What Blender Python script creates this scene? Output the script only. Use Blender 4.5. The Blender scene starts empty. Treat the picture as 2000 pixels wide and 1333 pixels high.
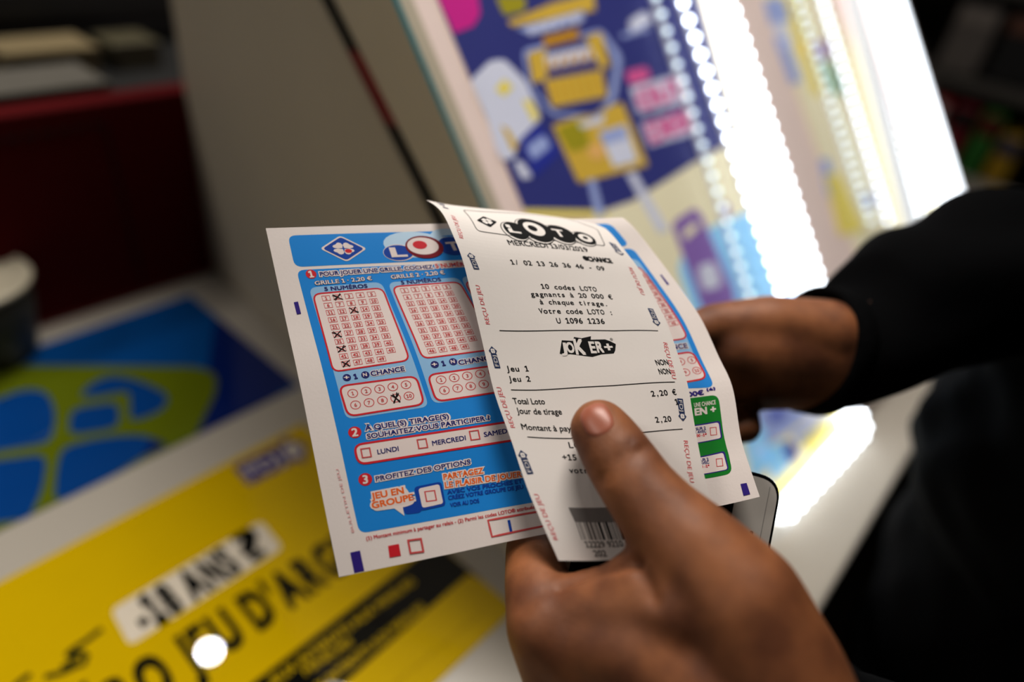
import bpy, bmesh, math, random
import numpy as np
from mathutils import Vector, Matrix
from mathutils.bvhtree import BVHTree
from mathutils.geometry import tessellate_polygon

random.seed(4)
scene = bpy.context.scene
COL = scene.collection
scene.view_settings.view_transform = 'Standard'
scene.view_settings.look = 'None'
scene.view_settings.exposure = 0.22
scene.view_settings.gamma = 0.86

# ------------------------------------------------------------------ camera
F = 2000 * 24 / 36.0
CX, CY = 1000.0, 666.5
a_ = np.array([1353, -766, F]); a_ = a_ / np.linalg.norm(a_)
b_ = np.array([-2020, -1244, F]); b_ = b_ - a_ * (a_ @ b_); b_ = b_ / np.linalg.norm(b_)
u_ = np.cross(a_, b_)
CAM = np.array([0.0, 0.0, 1.48])
ZC = 1.0                                   # counter height

def ray(px, py):
    p = np.array([(px - CX) / F, (py - CY) / F, 1.0])
    return np.array([p @ a_, p @ b_, p @ u_])

def W(px, py, d):
    return CAM + ray(px, py) * d

def project(P):
    q = np.asarray(P, float) - CAM
    c = q[..., 0:1] * a_ + q[..., 1:2] * b_ + q[..., 2:3] * u_
    return c[..., 0] / c[..., 2] * F + CX, c[..., 1] / c[..., 2] * F + CY, c[..., 2]

cam_d = bpy.data.cameras.new('camera'); cam = bpy.data.objects.new('camera', cam_d); COL.objects.link(cam)
R = np.array([[a_[0], -a_[1], -a_[2]], [b_[0], -b_[1], -b_[2]], [u_[0], -u_[1], -u_[2]]])
M = Matrix([[*R[0], CAM[0]], [*R[1], CAM[1]], [*R[2], CAM[2]], [0, 0, 0, 1]])
cam.matrix_world = M
cam_d.sensor_width = 36; cam_d.lens = 24; cam_d.clip_start = 0.01; cam_d.clip_end = 50
cam_d.dof.use_dof = True; cam_d.dof.focus_distance = 0.257; cam_d.dof.aperture_fstop = 2.4
scene.camera = cam

# ------------------------------------------------------------------ materials
def lin(c):
    return tuple((x / 255 / 12.92) if x / 255 <= 0.04045 else ((x / 255 + 0.055) / 1.055) ** 2.4 for x in c)

MATS = {}
def mat(name, rgb, rough=0.6, emit=0.0, var=0.06, scale=40.0, bump=0.0, spec=0.5, coat=0.0, sss=0.0, metal=0.0, bscale=None, ecol=None):
    if name in MATS: return MATS[name]
    m = bpy.data.materials.new(name); m.use_nodes = True
    nt = m.node_tree; bs = nt.nodes['Principled BSDF']
    c = lin(rgb)
    tc = nt.nodes.new('ShaderNodeTexCoord'); nz = nt.nodes.new('ShaderNodeTexNoise')
    nz.inputs['Scale'].default_value = scale; nz.inputs['Detail'].default_value = 4
    nt.links.new(tc.outputs['Object'], nz.inputs['Vector'])
    mx = nt.nodes.new('ShaderNodeMix'); mx.data_type = 'RGBA'
    mx.inputs[6].default_value = (*[x * (1 - var) for x in c], 1)
    mx.inputs[7].default_value = (*[min(1, x * (1 + var)) for x in c], 1)
    nt.links.new(nz.outputs['Fac'], mx.inputs[0])
    nt.links.new(mx.outputs[2], bs.inputs['Base Color'])
    bs.inputs['Roughness'].default_value = rough
    bs.inputs['Specular IOR Level'].default_value = spec
    bs.inputs['Coat Weight'].default_value = coat
    bs.inputs['Coat Roughness'].default_value = 0.03
    bs.inputs['Metallic'].default_value = metal
    if sss:
        bs.inputs['Subsurface Weight'].default_value = sss
        bs.inputs['Subsurface Radius'].default_value = (1, .35, .2)
        bs.inputs['Subsurface Scale'].default_value = .004
    if emit:
        if ecol: bs.inputs['Emission Color'].default_value = (*lin(ecol), 1)
        else: nt.links.new(mx.outputs[2], bs.inputs['Emission Color'])
        bs.inputs['Emission Strength'].default_value = emit
    if bump:
        nb = nt.nodes.new('ShaderNodeTexNoise'); nb.inputs['Scale'].default_value = bscale or scale * 4; nb.inputs['Detail'].default_value = 5
        nt.links.new(tc.outputs['Object'], nb.inputs['Vector'])
        bp = nt.nodes.new('ShaderNodeBump'); bp.inputs['Strength'].default_value = bump; bp.inputs['Distance'].default_value = 0.002
        nt.links.new(nb.outputs['Fac'], bp.inputs['Height']); nt.links.new(bp.outputs['Normal'], bs.inputs['Normal'])
    MATS[name] = m
    return m

# ------------------------------------------------------------------ object helpers
def tag(o, label=None, cat=None, group=None, kind=None):
    if label: o['label'] = label
    if cat: o['category'] = cat
    if group: o['group'] = group
    if kind: o['kind'] = kind
    return o

def empty(name, loc):
    o = bpy.data.objects.new(name, None); COL.objects.link(o); o.location = loc
    o.empty_display_size = .02
    return o

def link_mesh(name, me, parent=None):
    o = bpy.data.objects.new(name, me); COL.objects.link(o)
    if parent is not None:
        o.parent = parent
        if parent.type == 'EMPTY': o.matrix_parent_inverse = Matrix.Translation(-parent.location)
    return o

def from_bm(name, bm, mats, parent=None, smooth=False):
    me = bpy.data.meshes.new(name); bm.normal_update(); bm.to_mesh(me); bm.free()
    for m in (mats if isinstance(mats, (list, tuple)) else [mats]): me.materials.append(m)
    if smooth:
        for p in me.polygons: p.use_smooth = True
    return link_mesh(name, me, parent)

def prism(bm, pts, off):
    """closed prism of a 3D polygon pushed along the vector off"""
    lo = [bm.verts.new(Vector(p)) for p in pts]; hi = [bm.verts.new(Vector(np.asarray(p) + off)) for p in pts]
    n = len(pts)
    bm.faces.new(lo[::-1]); bm.faces.new(hi)
    for i in range(n): bm.faces.new((lo[i], lo[(i + 1) % n], hi[(i + 1) % n], hi[i]))
    bmesh.ops.recalc_face_normals(bm, faces=bm.faces[:])

def box_bm(lo, hi, bevel=0.0):
    bm = bmesh.new()
    x0, y0, z0 = lo; x1, y1, z1 = hi
    prism(bm, [(x0, y0, z0), (x1, y0, z0), (x1, y1, z0), (x0, y1, z0)], np.array([0, 0, z1 - z0]))
    if bevel: bmesh.ops.bevel(bm, geom=bm.edges[:] , offset=bevel, segments=3, affect='EDGES', profile=.5)
    return bm

def lathe_bm(profile, seg=64):
    bm = bmesh.new(); rings = []
    for r, z in profile:
        rings.append([bm.verts.new((r * math.cos(2 * math.pi * k / seg), r * math.sin(2 * math.pi * k / seg), z)) for k in range(seg)])
    for i in range(len(rings) - 1):
        for k in range(seg):
            bm.faces.new((rings[i][k], rings[i][(k + 1) % seg], rings[i + 1][(k + 1) % seg], rings[i + 1][k]))
    bm.faces.new(rings[0][::-1]); bm.faces.new(rings[-1])
    bmesh.ops.recalc_face_normals(bm, faces=bm.faces[:])
    return bm

# ------------------------------------------------------------------ text glyphs
_GC = {}
CAPH_ = .69
def glyphs(s, bold=0.0, mono=0.0):
    """verts (n,2), faces; one string, baseline at y=0, x from 0; returns also width"""
    key = (s, bold, mono)
    if key in _GC: return _GC[key]
    if mono < 0:
        V = []; Fc = []; x = 0
        for ch in s:
            if ch == ' ': x += .3; continue
            v, f, w = glyphs(ch, bold); n = len(V)
            V.extend([(p[0] + x + bold, p[1], *p[2:]) for p in v]); Fc.extend([tuple(i + n for i in q) for q in f]); x += w + 2 * bold - mono
        _GC[key] = (V, Fc, x + mono); return _GC[key]
    if mono:
        V = []; Fc = []; x = 0
        for ch in s:
            if ch != ' ':
                v, f, w = glyphs(ch, bold)
                sc = min(1.16, mono * .88 / w)
                k = len(V)
                V.extend([(p[0] * sc + x + (mono - w * sc) / 2, p[1], *p[2:]) for p in v]); Fc.extend([tuple(i + k for i in q) for q in f])
            x += mono
        _GC[key] = (V, Fc, x); return _GC[key]
    if '1' in s and s != '1':
        V = []; Fc = []; x = 0; import re as _re
        for k, seg in enumerate(_re.split('(1)', s)):
            if not seg: continue
            lead = (len(seg) - len(seg.lstrip(' '))) * .26; tail = (len(seg) - len(seg.rstrip(' '))) * .26
            core = seg.strip(' ')
            x += lead if core else 0
            if core:
                v, f, w = glyphs(core, bold); n = len(V)
                V.extend([(p[0] + x, p[1], *p[2:]) for p in v]); Fc.extend([tuple(i + n for i in q) for q in f]); x += w + .07 + tail
            else: x += lead
        _GC[key] = (V, Fc, x - .07); return _GC[key]
    if s == '1':
        h = CAPH_; e = bold
        V = [(.17 - e, -e), (.27 + e, -e), (.27 + e, h + e), (.17 - e, h + e), (.17, h - .14 - e), (.03 - e, h - .17 - e), (.03 - e, h - .08 + e), (.17, h + e), (.05 - e, -e), (.39 + e, -e), (.39 + e, .07 + e), (.05 - e, .07 + e)]
        _GC[key] = (V, [(0, 1, 2, 3), (4, 7, 6, 5), (8, 9, 10, 11)], .42); return _GC[key]
    if bold and bold < .085:
        v0, f0, w0 = glyphs(s, 0.0); V = []; Fc = []
        for dx, dy, dz in ((-1, -1, 0), (1, -1, .12), (-1, 1, .24), (1, 1, .36)):
            n = len(V); V += [(p[0] + dx * bold * .8, p[1] + dy * bold * .7, dz) for p in v0]; Fc += [tuple(i + n for i in q) for q in f0]
        _GC[key] = (V, Fc, w0); return _GC[key]
    cu = bpy.data.curves.new('txt', 'FONT'); cu.body = s; cu.size = 1.0; cu.resolution_u = 3; cu.offset = bold
    o = bpy.data.objects.new('txt', cu); COL.objects.link(o)
    dg = bpy.context.evaluated_depsgraph_get(); dg.update()
    me = o.evaluated_get(dg).to_mesh()
    V = [(v.co.x, v.co.y) for v in me.vertices]; Fc = [tuple(p.vertices) for p in me.polygons]
    o.evaluated_get(dg).to_mesh_clear()
    bpy.data.objects.remove(o); bpy.data.curves.remove(cu)
    if V:
        x0 = min(p[0] for p in V) + bold; V = [(p[0] - x0, p[1]) for p in V]
        w = max(p[0] for p in V) - bold
    else: w = 0.3
    _GC[key] = (V, Fc, w)
    return _GC[key]
CAPH = CAPH_ = max(p[1] for p in glyphs('H')[0])

def rounded(pts, r, seg=5):
    out = []
    n = len(pts)
    pts = [np.asarray(p, float) for p in pts]
    for i in range(n):
        p0, p, p1 = pts[i - 1], pts[i], pts[(i + 1) % n]
        d0 = p0 - p; d1 = p1 - p; l0 = np.linalg.norm(d0); l1 = np.linalg.norm(d1)
        rr = min(r if np.isscalar(r) else r[i], .48 * l0, .48 * l1)
        if rr <= 0: out.append(p); continue
        A = p + d0 / l0 * rr; B = p + d1 / l1 * rr
        for k in range(seg + 1):
            t = k / seg
            out.append(A * (1 - t) ** 2 + 2 * p * t * (1 - t) + B * t * t)
    return out

# ------------------------------------------------------------------ printed surfaces
class Plane:
    def __init__(s, O, U, V):
        s.O = np.asarray(O, float); s.U = np.asarray(U, float); s.V = np.asarray(V, float)
        s.N = -np.cross(s.U, s.V); s.N = s.N / np.linalg.norm(s.N)
    def inv(s, px, py):
        d = ray(px, py); t = ((s.O - CAM) @ s.N) / (d @ s.N); P = CAM + d * t - s.O
        return np.array([P @ s.U, P @ s.V])
    def P(s, px, py):
        u, v = s.inv(px, py); return s.O + s.U * u + s.V * v
    def map(s, uv):
        uv = np.asarray(uv, float)
        Q = s.O + uv[:, 0:1] * s.U + uv[:, 1:2] * s.V
        return Q, np.repeat(s.N[None], len(uv), 0)

class Sheet:
    """bent sheet through four boundary curves (world points); u,v in metres along it"""
    def __init__(s, top, bot, lef, rig, w, h):
        s.c = [s._curve(k) for k in (top, bot, lef, rig)]; s.w, s.h = w, h
        g = np.array([(i / 24 * w, j / 24 * h) for j in range(25) for i in range(25)])
        P, _ = s.map(g); x, y, _d = project(P); s.g, s.gx, s.gy = g, x, y
    @staticmethod
    def _curve(pts):
        P = np.array(pts, float)
        # catmull-rom resample
        Q = [P[0]]
        for i in range(len(P) - 1):
            p0 = P[i - 1] if i else 2 * P[0] - P[1]; p1, p2 = P[i], P[i + 1]; p3 = P[i + 2] if i + 2 < len(P) else 2 * P[-1] - P[-2]
            for k in range(1, 13):
                t = k / 12
                Q.append(.5 * ((2 * p1) + (-p0 + p2) * t + (2 * p0 - 5 * p1 + 4 * p2 - p3) * t * t + (-p0 + 3 * p1 - 3 * p2 + p3) * t ** 3))
        Q = np.array(Q); L = np.r_[0, np.cumsum(np.linalg.norm(np.diff(Q, axis=0), axis=1))]; L /= L[-1]
        T = np.linspace(0, 1, 101)
        G = np.stack([np.interp(T, L, Q[:, i]) for i in range(3)], 1)
        for _ in range(9): G[1:-1] = .25 * G[:-2] + .5 * G[1:-1] + .25 * G[2:]
        return T, G
    def _ev(s, c, t):
        T, Q = c
        return np.stack([np.interp(t, T, Q[:, i]) + 0 for i in range(3)], 1)
    def pos(s, uv):
        u = np.clip(uv[:, 0] / s.w, -.2, 1.2); v = np.clip(uv[:, 1] / s.h, -.2, 1.2)
        T, B, L, Rr = (s._ev(s.c[0], u), s._ev(s.c[1], u), s._ev(s.c[2], v), s._ev(s.c[3], v))
        u = u[:, None]; v = v[:, None]
        c00, c10 = s.c[0][1][0], s.c[0][1][-1]; c01, c11 = s.c[1][1][0], s.c[1][1][-1]
        return (1 - v) * T + v * B + (1 - u) * L + u * Rr - ((1 - u) * (1 - v) * c00 + u * (1 - v) * c10 + (1 - u) * v * c01 + u * v * c11)
    def map(s, uv):
        uv = np.asarray(uv, float); e = 1e-3
        P = s.pos(uv)
        du = s.pos(uv + [e, 0]) - s.pos(uv - [e, 0]); dv = s.pos(uv + [0, e]) - s.pos(uv - [0, e])
        N = -np.cross(du, dv); N /= np.linalg.norm(N, axis=1)[:, None] + 1e-12
        return P, N
    def inv(s, px, py):
        k = np.argmin((s.gx - px) ** 2 + (s.gy - py) ** 2); q = s.g[k].copy()
        for _ in range(12):
            e = 4e-4
            P = s.pos(np.array([q, q + [e, 0], q + [0, e]])); x, y, _d = project(P)
            J = np.array([[x[1] - x[0], x[2] - x[0]], [y[1] - y[0], y[2] - y[0]]]) / e
            try: dq = np.linalg.solve(J, [px - x[0], py - y[0]])
            except Exception: break
            q = q + np.clip(dq, -.02, .02)
        return q

class Print:
    def __init__(s, surf, lift=3e-5):
        s.S = surf; s.lift = lift; s.big = bmesh.new(); s.V = []; s.F = []; s.FM = []; s.mats = []; s.L = []
    def m(s, material):
        if material not in s.mats: s.mats.append(material)
        return s.mats.index(material)
    def uv(s, pts): return [s.S.inv(*p) for p in pts]
    def poly(s, uv, material, layer=1, small=False):
        mi = s.m(material)
        if small:
            k = len(s.V); s.V.extend([tuple(p) for p in uv]); s.L.extend([layer] * len(uv))
            for t in tessellate_polygon([[Vector((p[0], p[1], 0)) for p in uv]]): s.F.append(tuple(k + i for i in t)); s.FM.append(mi)
            return
        vs = [s.big.verts.new((p[0], p[1], layer)) for p in uv]
        for t in tessellate_polygon([[v.co.xy.to_3d() for v in vs]]):
            f = s.big.faces.new([vs[i] for i in t]); f.material_index = mi
    def pxpoly(s, px, material, layer=1, r=0.0, small=False):
        uv = s.uv(px)
        if r: uv = rounded(uv, r)
        s.poly(uv, material, layer, small)
    def frame(s, uv, width, material, layer=1, r=0.0, small=True):
        """outline of a polygon, width inward and outward"""
        uv = rounded(uv, r) if r else [np.asarray(p, float) for p in uv]
        dense = []
        for i in range(len(uv)):
            p, q = uv[i], uv[(i + 1) % len(uv)]; c = max(1, int(np.linalg.norm(q - p) / .0025)) if np.linalg.norm(q - p) > .004 else 1
            dense += [p + (q - p) * k / c for k in range(c)]
        uv = dense
        mi = s.m(material); n = len(uv); k = len(s.V)
        nn = []
        for i in range(n):
            t = uv[(i + 1) % n] - uv[i - 1]; t = t / (np.linalg.norm(t) + 1e-12); nn.append(np.array([t[1], -t[0]]))
        for p, q in zip(uv, nn): s.V.append(tuple(p + q * width / 2)); s.V.append(tuple(p - q * width / 2)); s.L.extend([layer] * 2)
        for i in range(n):
            j = (i + 1) % n; s.F.append((k + 2 * i, k + 2 * j, k + 2 * j + 1, k + 2 * i + 1)); s.FM.append(mi)
    def line(s, uvpts, width, material, layer=2):
        mi = s.m(material)
        pts = [np.asarray(p, float) for p in uvpts]
        # resample so the line follows the bend
        Q = [pts[0]]
        for a, b in zip(pts[:-1], pts[1:]):
            n = max(1, int(np.linalg.norm(b - a) / .003))
            Q += [a + (b - a) * k / n for k in range(1, n + 1)]
        k = len(s.V); n = len(Q)
        for i, p in enumerate(Q):
            t = Q[min(i + 1, n - 1)] - Q[max(i - 1, 0)]; t = t / (np.linalg.norm(t) + 1e-12); q = np.array([t[1], -t[0]]) * width / 2
            s.V += [tuple(p + q), tuple(p - q)]; s.L += [layer] * 2
        for i in range(n - 1): s.F.append((k + 2 * i, k + 2 * i + 2, k + 2 * i + 3, k + 2 * i + 1)); s.FM.append(mi)
    def disc(s, c, r, material, layer=2, ry=None, ax=None, seg=24):
        c = np.asarray(c, float); ax = np.array([1.0, 0]) if ax is None else np.asarray(ax) / np.linalg.norm(ax); ay = np.array([ax[1], -ax[0]]); ry = ry or r
        s.poly([c + ax * r * math.cos(2 * math.pi * k / seg) + ay * ry * math.sin(2 * math.pi * k / seg) for k in range(seg)], material, layer, small=True)
    def ring(s, c, r, width, material, layer=2, ry=None, ax=None, seg=24):
        c = np.asarray(c, float); ax = np.array([1.0, 0]) if ax is None else np.asarray(ax) / np.linalg.norm(ax); ay = np.array([ax[1], -ax[0]]); ry = ry or r
        s.frame([c + ax * r * math.cos(2 * math.pi * k / seg) + ay * ry * math.sin(2 * math.pi * k / seg) for k in range(seg)], width, material, layer)
    def text(s, txt, p0, p1, h, material, layer=3, bold=0.0, mono=0.0, halo=None, halo_w=.09, shear=0.0):
        """baseline from pixel p0 to pixel p1, capital height h px measured on the surface across the baseline"""
        A, B = s.S.inv(*p0), s.S.inv(*p1)
        s.text_uv(txt, A, B, s.px_len(p0, p1, h), material, layer, bold, mono, halo, halo_w, shear)
    def px_len(s, p0, p1, h):
        A, B = s.S.inv(*p0), s.S.inv(*p1); t = (B - A) / np.linalg.norm(B - A); up = np.array([t[1], -t[0]])
        d = np.array([p1[1] - p0[1], -(p1[0] - p0[0])], float); d /= np.linalg.norm(d)
        mid = (np.array(p0) + np.array(p1)) / 2
        q = s.S.inv(*(mid + d * h)) - s.S.inv(*mid)
        return abs(q @ up)
    def text_uv(s, txt, A, B, hh, material, layer=3, bold=0.0, mono=0.0, halo=None, halo_w=.09, shear=0.0):
        t = B - A; L = np.linalg.norm(t); t = t / L; up = np.array([t[1], -t[0]])
        if halo is not None:
            s._put(txt, A, t, up, L, hh, halo, layer - 1, bold + halo_w, mono, bold, shear)
        s._put(txt, A, t, up, L, hh, material, layer, bold, mono, bold, shear)
    def _put(s, txt, A, t, up, L, hh, material, layer, off, mono, base, shear):
        _, _, w = glyphs(txt, base, mono); v, f, _ = glyphs(txt, off, mono)
        if not v: return
        mi = s.m(material); k = len(s.V)
        sx = L / w; sy = hh / CAPH
        for p in v:
            q = A + t * (p[0] * sx + shear * p[1] * sy) + up * p[1] * sy; s.V.append((q[0], q[1])); s.L.append(layer + (p[2] if len(p) > 2 else 0))
        for q in f: s.F.append(tuple(k + i for i in q)); s.FM.append(mi)
    def nat(s, txt, c, along, hh, material, layer=4, bold=0.02, xs=1.0):
        """short text centred on c, natural proportions"""
        w = glyphs(txt, bold)[2] / CAPH * hh * xs; t = np.asarray(along) / np.linalg.norm(along); up = np.array([t[1], -t[0]])
        s.text_uv(txt, c - t * w / 2 - up * hh / 2, c + t * w / 2 - up * hh / 2, hh, material, layer, bold)
    def clover_diamond(s, c, ux, uy, ink, paper, layer, accent=None, border=None, flip=False):
        """tilted square with a four-leaf clover; ux, uy = half diagonals (uv vectors)"""
        c, ux, uy = np.asarray(c), np.asarray(ux), np.asarray(uy)
        D = lambda k: rounded([c - ux * k, c - uy * k, c + ux * k, c + uy * k], .16 * k * np.linalg.norm(ux))
        if border is not None: s.poly(D(1.14), border, layer, small=True)
        s.poly(D(1.0), ink, layer + 1, small=True)
        e1 = (ux + uy) / 2; e2 = (ux - uy) / 2
        for i, (sx, sy) in enumerate(((1, 0), (-1, 0), (0, 1), (0, -1))):
            d = e1 * sx + e2 * sy; n = e2 * abs(sx) + e1 * abs(sy)
            leaf = [(.1, 0), (.35, .34), (.62, .46), (.82, .38), (.86, .2), (.8, .0), (.86, -.2), (.82, -.38), (.62, -.46), (.35, -.34)]
            ang = [(c + (d * x + n * y) * .86) for x, y in leaf]
            s.poly(ang, paper, layer + 2, small=True)
        if accent is not None:
            d = e2 * .42; s.disc(c + d, np.linalg.norm(ux) * .17, accent, layer + 3, ry=np.linalg.norm(uy) * .17, ax=ux)
    def fdj(s, p_base, p_tip, wpx, ink, paper, layer=2):
        """side mark: letters FDJ in a dark tab with a clover diamond at its tip; pixels of tab foot and of the diamond's far corner"""
        A, B = s.S.inv(*p_base), s.S.inv(*p_tip); t = B - A; L = np.linalg.norm(t); t /= L; n = np.array([t[1], -t[0]]); w = s.px_len(p_base, p_tip, wpx)
        s.poly(rounded([A - n * w / 2, A + n * w / 2, A + t * L * .68 + n * w / 2, A + t * L * .68 - n * w / 2], w * .12), ink, layer, small=True)
        s.text_uv('FDJ', A + t * L * .08 - n * w * .28, A + t * L * .58 - n * w * .28, w * .56, paper, layer + 5, bold=.0)
        s.clover_diamond(A + t * L * .79, t * L * .22, n * w * .72, ink, paper, layer + 1)
    def build(s, name, parent=None, sheet=None, extra=None):
        """extra: (verts uv, faces, material) of the carrier sheet itself"""
        bm = s.big
        if len(bm.verts) and not isinstance(s.S, Plane):
            us = [v.co.x for v in bm.verts]; vs = [v.co.y for v in bm.verts]
            for ax, lo, hi in ((0, min(us), max(us)), (1, min(vs), max(vs))):
                k = lo + .003
                while k < hi:
                    co = Vector((k if ax == 0 else 0, k if ax == 1 else 0, 0)); no = Vector((1, 0, 0) if ax == 0 else (0, 1, 0))
                    bmesh.ops.bisect_plane(bm, geom=bm.verts[:] + bm.edges[:] + bm.faces[:], plane_co=co, plane_no=no, dist=1e-7)
                    k += .003
        bm.verts.ensure_lookup_table(); bm.verts.index_update()
        V = [(v.co.x, v.co.y) for v in bm.verts]; L = [v.co.z for v in bm.verts]
        Fc = [tuple(v.index for v in f.verts) for f in bm.faces]; FM = [f.material_index for f in bm.faces]
        bm.free()
        k = len(V); V += s.V; L += s.L; Fc += [tuple(i + k for i in q) for q in s.F]; FM += s.FM
        Q, N = s.S.map(np.array(V)); Q = Q + N * (np.array(L)[:, None] * s.lift)
        Q = [tuple(q) for q in Q]
        if extra:
            ev, ef, em = extra; mi = s.m(em); k = len(Q); Q += [tuple(q) for q in ev]
            Fc += [tuple(i + k for i in q) for q in ef]; FM += [mi] * len(ef)
        me = bpy.data.meshes.new(name); me.from_pydata(Q, [], Fc)
        for mm in s.mats: me.materials.append(mm)
        me.polygons.foreach_set('material_index', FM)
        me.update()
        # all printed faces look the same way as the sheet
        return link_mesh(name, me, parent)

def sheet_grid(S, nu, nv, thick=1e-4, rnd=0):
    uv = np.array([(i / nu * S.w, j / nv * S.h) for j in range(nv + 1) for i in range(nu + 1)])
    P, N = S.map(uv); B = P - N * thick; n = len(P); w = nu + 1
    Fc = []
    for j in range(nv):
        for i in range(nu):
            q = (j * w + i, j * w + i + 1, (j + 1) * w + i + 1, (j + 1) * w + i)
            Fc.append(q[::-1]); Fc.append(tuple(k + n for k in q))
    rim = [i for i in range(w)] + [j * w + nu for j in range(1, nv + 1)] + [nv * w + i for i in range(nu - 1, -1, -1)] + [j * w for j in range(nv - 1, 0, -1)]
    for k in range(len(rim)):
        p, q = rim[k], rim[(k + 1) % len(rim)]; Fc.append((p, q, q + n, p + n))
    return np.r_[P, B], Fc

# ------------------------------------------------------------------ planes of the place
COUNTER = Plane((0, 0, ZC), (1, 0, 0), (0, -1, 0))
def counter_plane(z): return Plane((0, 0, z), (1, 0, 0), (0, -1, 0))
pA, pB = COUNTER.P(1530, 1020), COUNTER.P(1690, 850)
hdir = (pB - pA); hdir[2] = 0; hdir /= np.linalg.norm(hdir)
dcam = np.array([2286, 4633, F]); dcam /= np.linalg.norm(dcam)
ddir = np.array([dcam @ a_, dcam @ b_, dcam @ u_]); ddir -= hdir * (ddir @ hdir); ddir /= np.linalg.norm(ddir)
FACE = Plane(pB, hdir, ddir)           # sloped lit front of the display case; u right, v down
FN = FACE.N
def face_plane(off): return Plane(pB + FN * off, hdir, ddir)

# ------------------------------------------------------------------ colours
WHITE = mat('laminate_white', (176, 171, 160), .38, var=.03, scale=8)
GREY = mat('laminate_grey', (184, 174, 156), .5, var=.05, scale=6, bump=.05, bscale=400)
CREAM = mat('edge_cream', (206, 196, 176), .5, var=.03)
DARK = mat('dark_gap', (5, 5, 5), .95, spec=.02)
REDP = mat('red_panel', (84, 3, 7), .8, spec=.15, var=.12, scale=10, bump=.08, bscale=300)
TEAL = mat('glass_edge', (52, 122, 132), .15, var=.1)
FLOORM = mat('floor_vinyl', (70, 66, 62), .6, var=.15, scale=5)
WALLM = mat('wall_paint', (46, 43, 40), .8)
BLACKP = mat('black_plastic', (12, 12, 13), .45)

# ------------------------------------------------------------------ the room
tag(from_bm('floor', box_bm((-3, -2.5, -.06), (4, 3.5, 0)), FLOORM), kind='structure')
tag(from_bm('wall_back', box_bm((-3, 3.5, 0), (4, 3.6, 3)), WALLM), kind='structure')
tag(from_bm('wall_left', box_bm((-3.1, -2.5, 0), (-3, 3.6, 3)), WALLM), kind='structure')
tag(from_bm('wall_right', box_bm((4, -2.5, 0), (4.1, 3.6, 3)), WALLM), kind='structure')
tag(from_bm('ceiling', box_bm((-3, -2.5, 3.0), (4, 3.5, 3.06)), mat('ceiling_paint', (60, 57, 53), .9)), kind='structure')

# ------------------------------------------------------------------ counter
YB = COUNTER.P(418.5, 527)[1]           # foot of the red panel
CF = -.014                               # front edge of the worktop
ct = empty('shop_counter', (0.3, .35, 0))
tag(ct, 'white laminate shop counter carrying the blue sheet and the yellow notice', 'counter')
from_bm('worktop', box_bm((-1.3, CF, ZC - .04), (1.85, YB + .5, ZC), .003), mat('worktop_laminate', (168, 161, 150), .32, var=.03, scale=8), ct)
from_bm('counter_body', box_bm((-1.25, CF + .22, .0), (1.8, YB + .45, ZC - .04)), mat('counter_body', (120, 112, 104), .6), ct)

# red panel behind the mat
cheek_X = COUNTER.P(422, 530)[0]
rp_top = (CAM + ray(330, 181) * (YB / ray(330, 181)[1]))[2]
rp = empty('red_partition', (-.3, YB + .015, ZC))
tag(rp, 'dark red stitched low partition standing along the back of the counter', 'partition')
from_bm('panel', box_bm((-1.2, YB, ZC), (cheek_X + .03, YB + .03, rp_top), .003), REDP, rp)
stm = mat('dark_thread', (28, 4, 6), .8)
bm = bmesh.new()
def stitch_row(bm, p, q, n):
    p, q = np.array(p), np.array(q)
    for i in range(n):
        s = p + (q - p) * (i + .15) / n; e = p + (q - p) * (i + .8) / n
        d = (e - s) / np.linalg.norm(e - s); nn = np.cross(d, [0, 1, 0]) * .0016
        prism(bm, [s - nn, e - nn, e + nn, s + nn], np.array([0, -.0015, 0]))
xr = (CAM + ray(350, 400) * (YB / ray(350, 400)[1]))[0] - .06
stitch_row(bm, (-1.1, YB, rp_top - .022), (xr, YB, rp_top - .022), 90)
stitch_row(bm, (xr, YB, rp_top - .022), (xr, YB, ZC + .01), 18)
from_bm('stitching', bm, stm, rp)
bm = box_bm((-1.2, YB - .003, ZC), (cheek_X, YB + .0, ZC + .004)); from_bm('foot_strip', bm, mat('red_strip', (96, 8, 8), .5), rp)

# dark shelf and what lies on it, behind the partition
sz = rp_top - .02
SZ = sz + .001
sh = empty('back_shelf', (-.3, YB + .35, ZC)); tag(sh, 'black back shelf board behind the red partition', 'shelf')
from_bm('shelf_board', box_bm((-1.2, YB + .031, sz - .02), (.85, YB + .6, sz)), mat('shelf_black', (20, 19, 17), .6), sh)
from_bm('back_board', box_bm((-1.2, YB + .58, ZC), (.85, YB + .6, sz + .7)), mat('shelf_back', (46, 42, 34), .8), sh)
from_bm('side_board', box_bm((-1.2, YB + .03, ZC), (-1.18, YB + .58, sz + .7)), mat('shelf_black', (20, 19, 17), .6), sh)
def on_shelf(px, Y, z=None):
    return CAM + ray(*px) * (Y / ray(*px)[1])
def shelf_box(name, x0, x1, Y, dep, hgt, m, label, cat, lid):
    t = empty(name, ((x0 + x1) / 2, Y + dep / 2, SZ)); tag(t, label, cat)
    from_bm('body', box_bm((x0, Y, SZ), (x1, Y + dep, SZ + hgt), .003), m, t)
    from_bm('lid', box_bm((x0 - .002, Y - .002, SZ + hgt), (x1 + .002, Y + dep + .002, SZ + hgt + .008), .002), lid, t)
    return t
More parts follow.
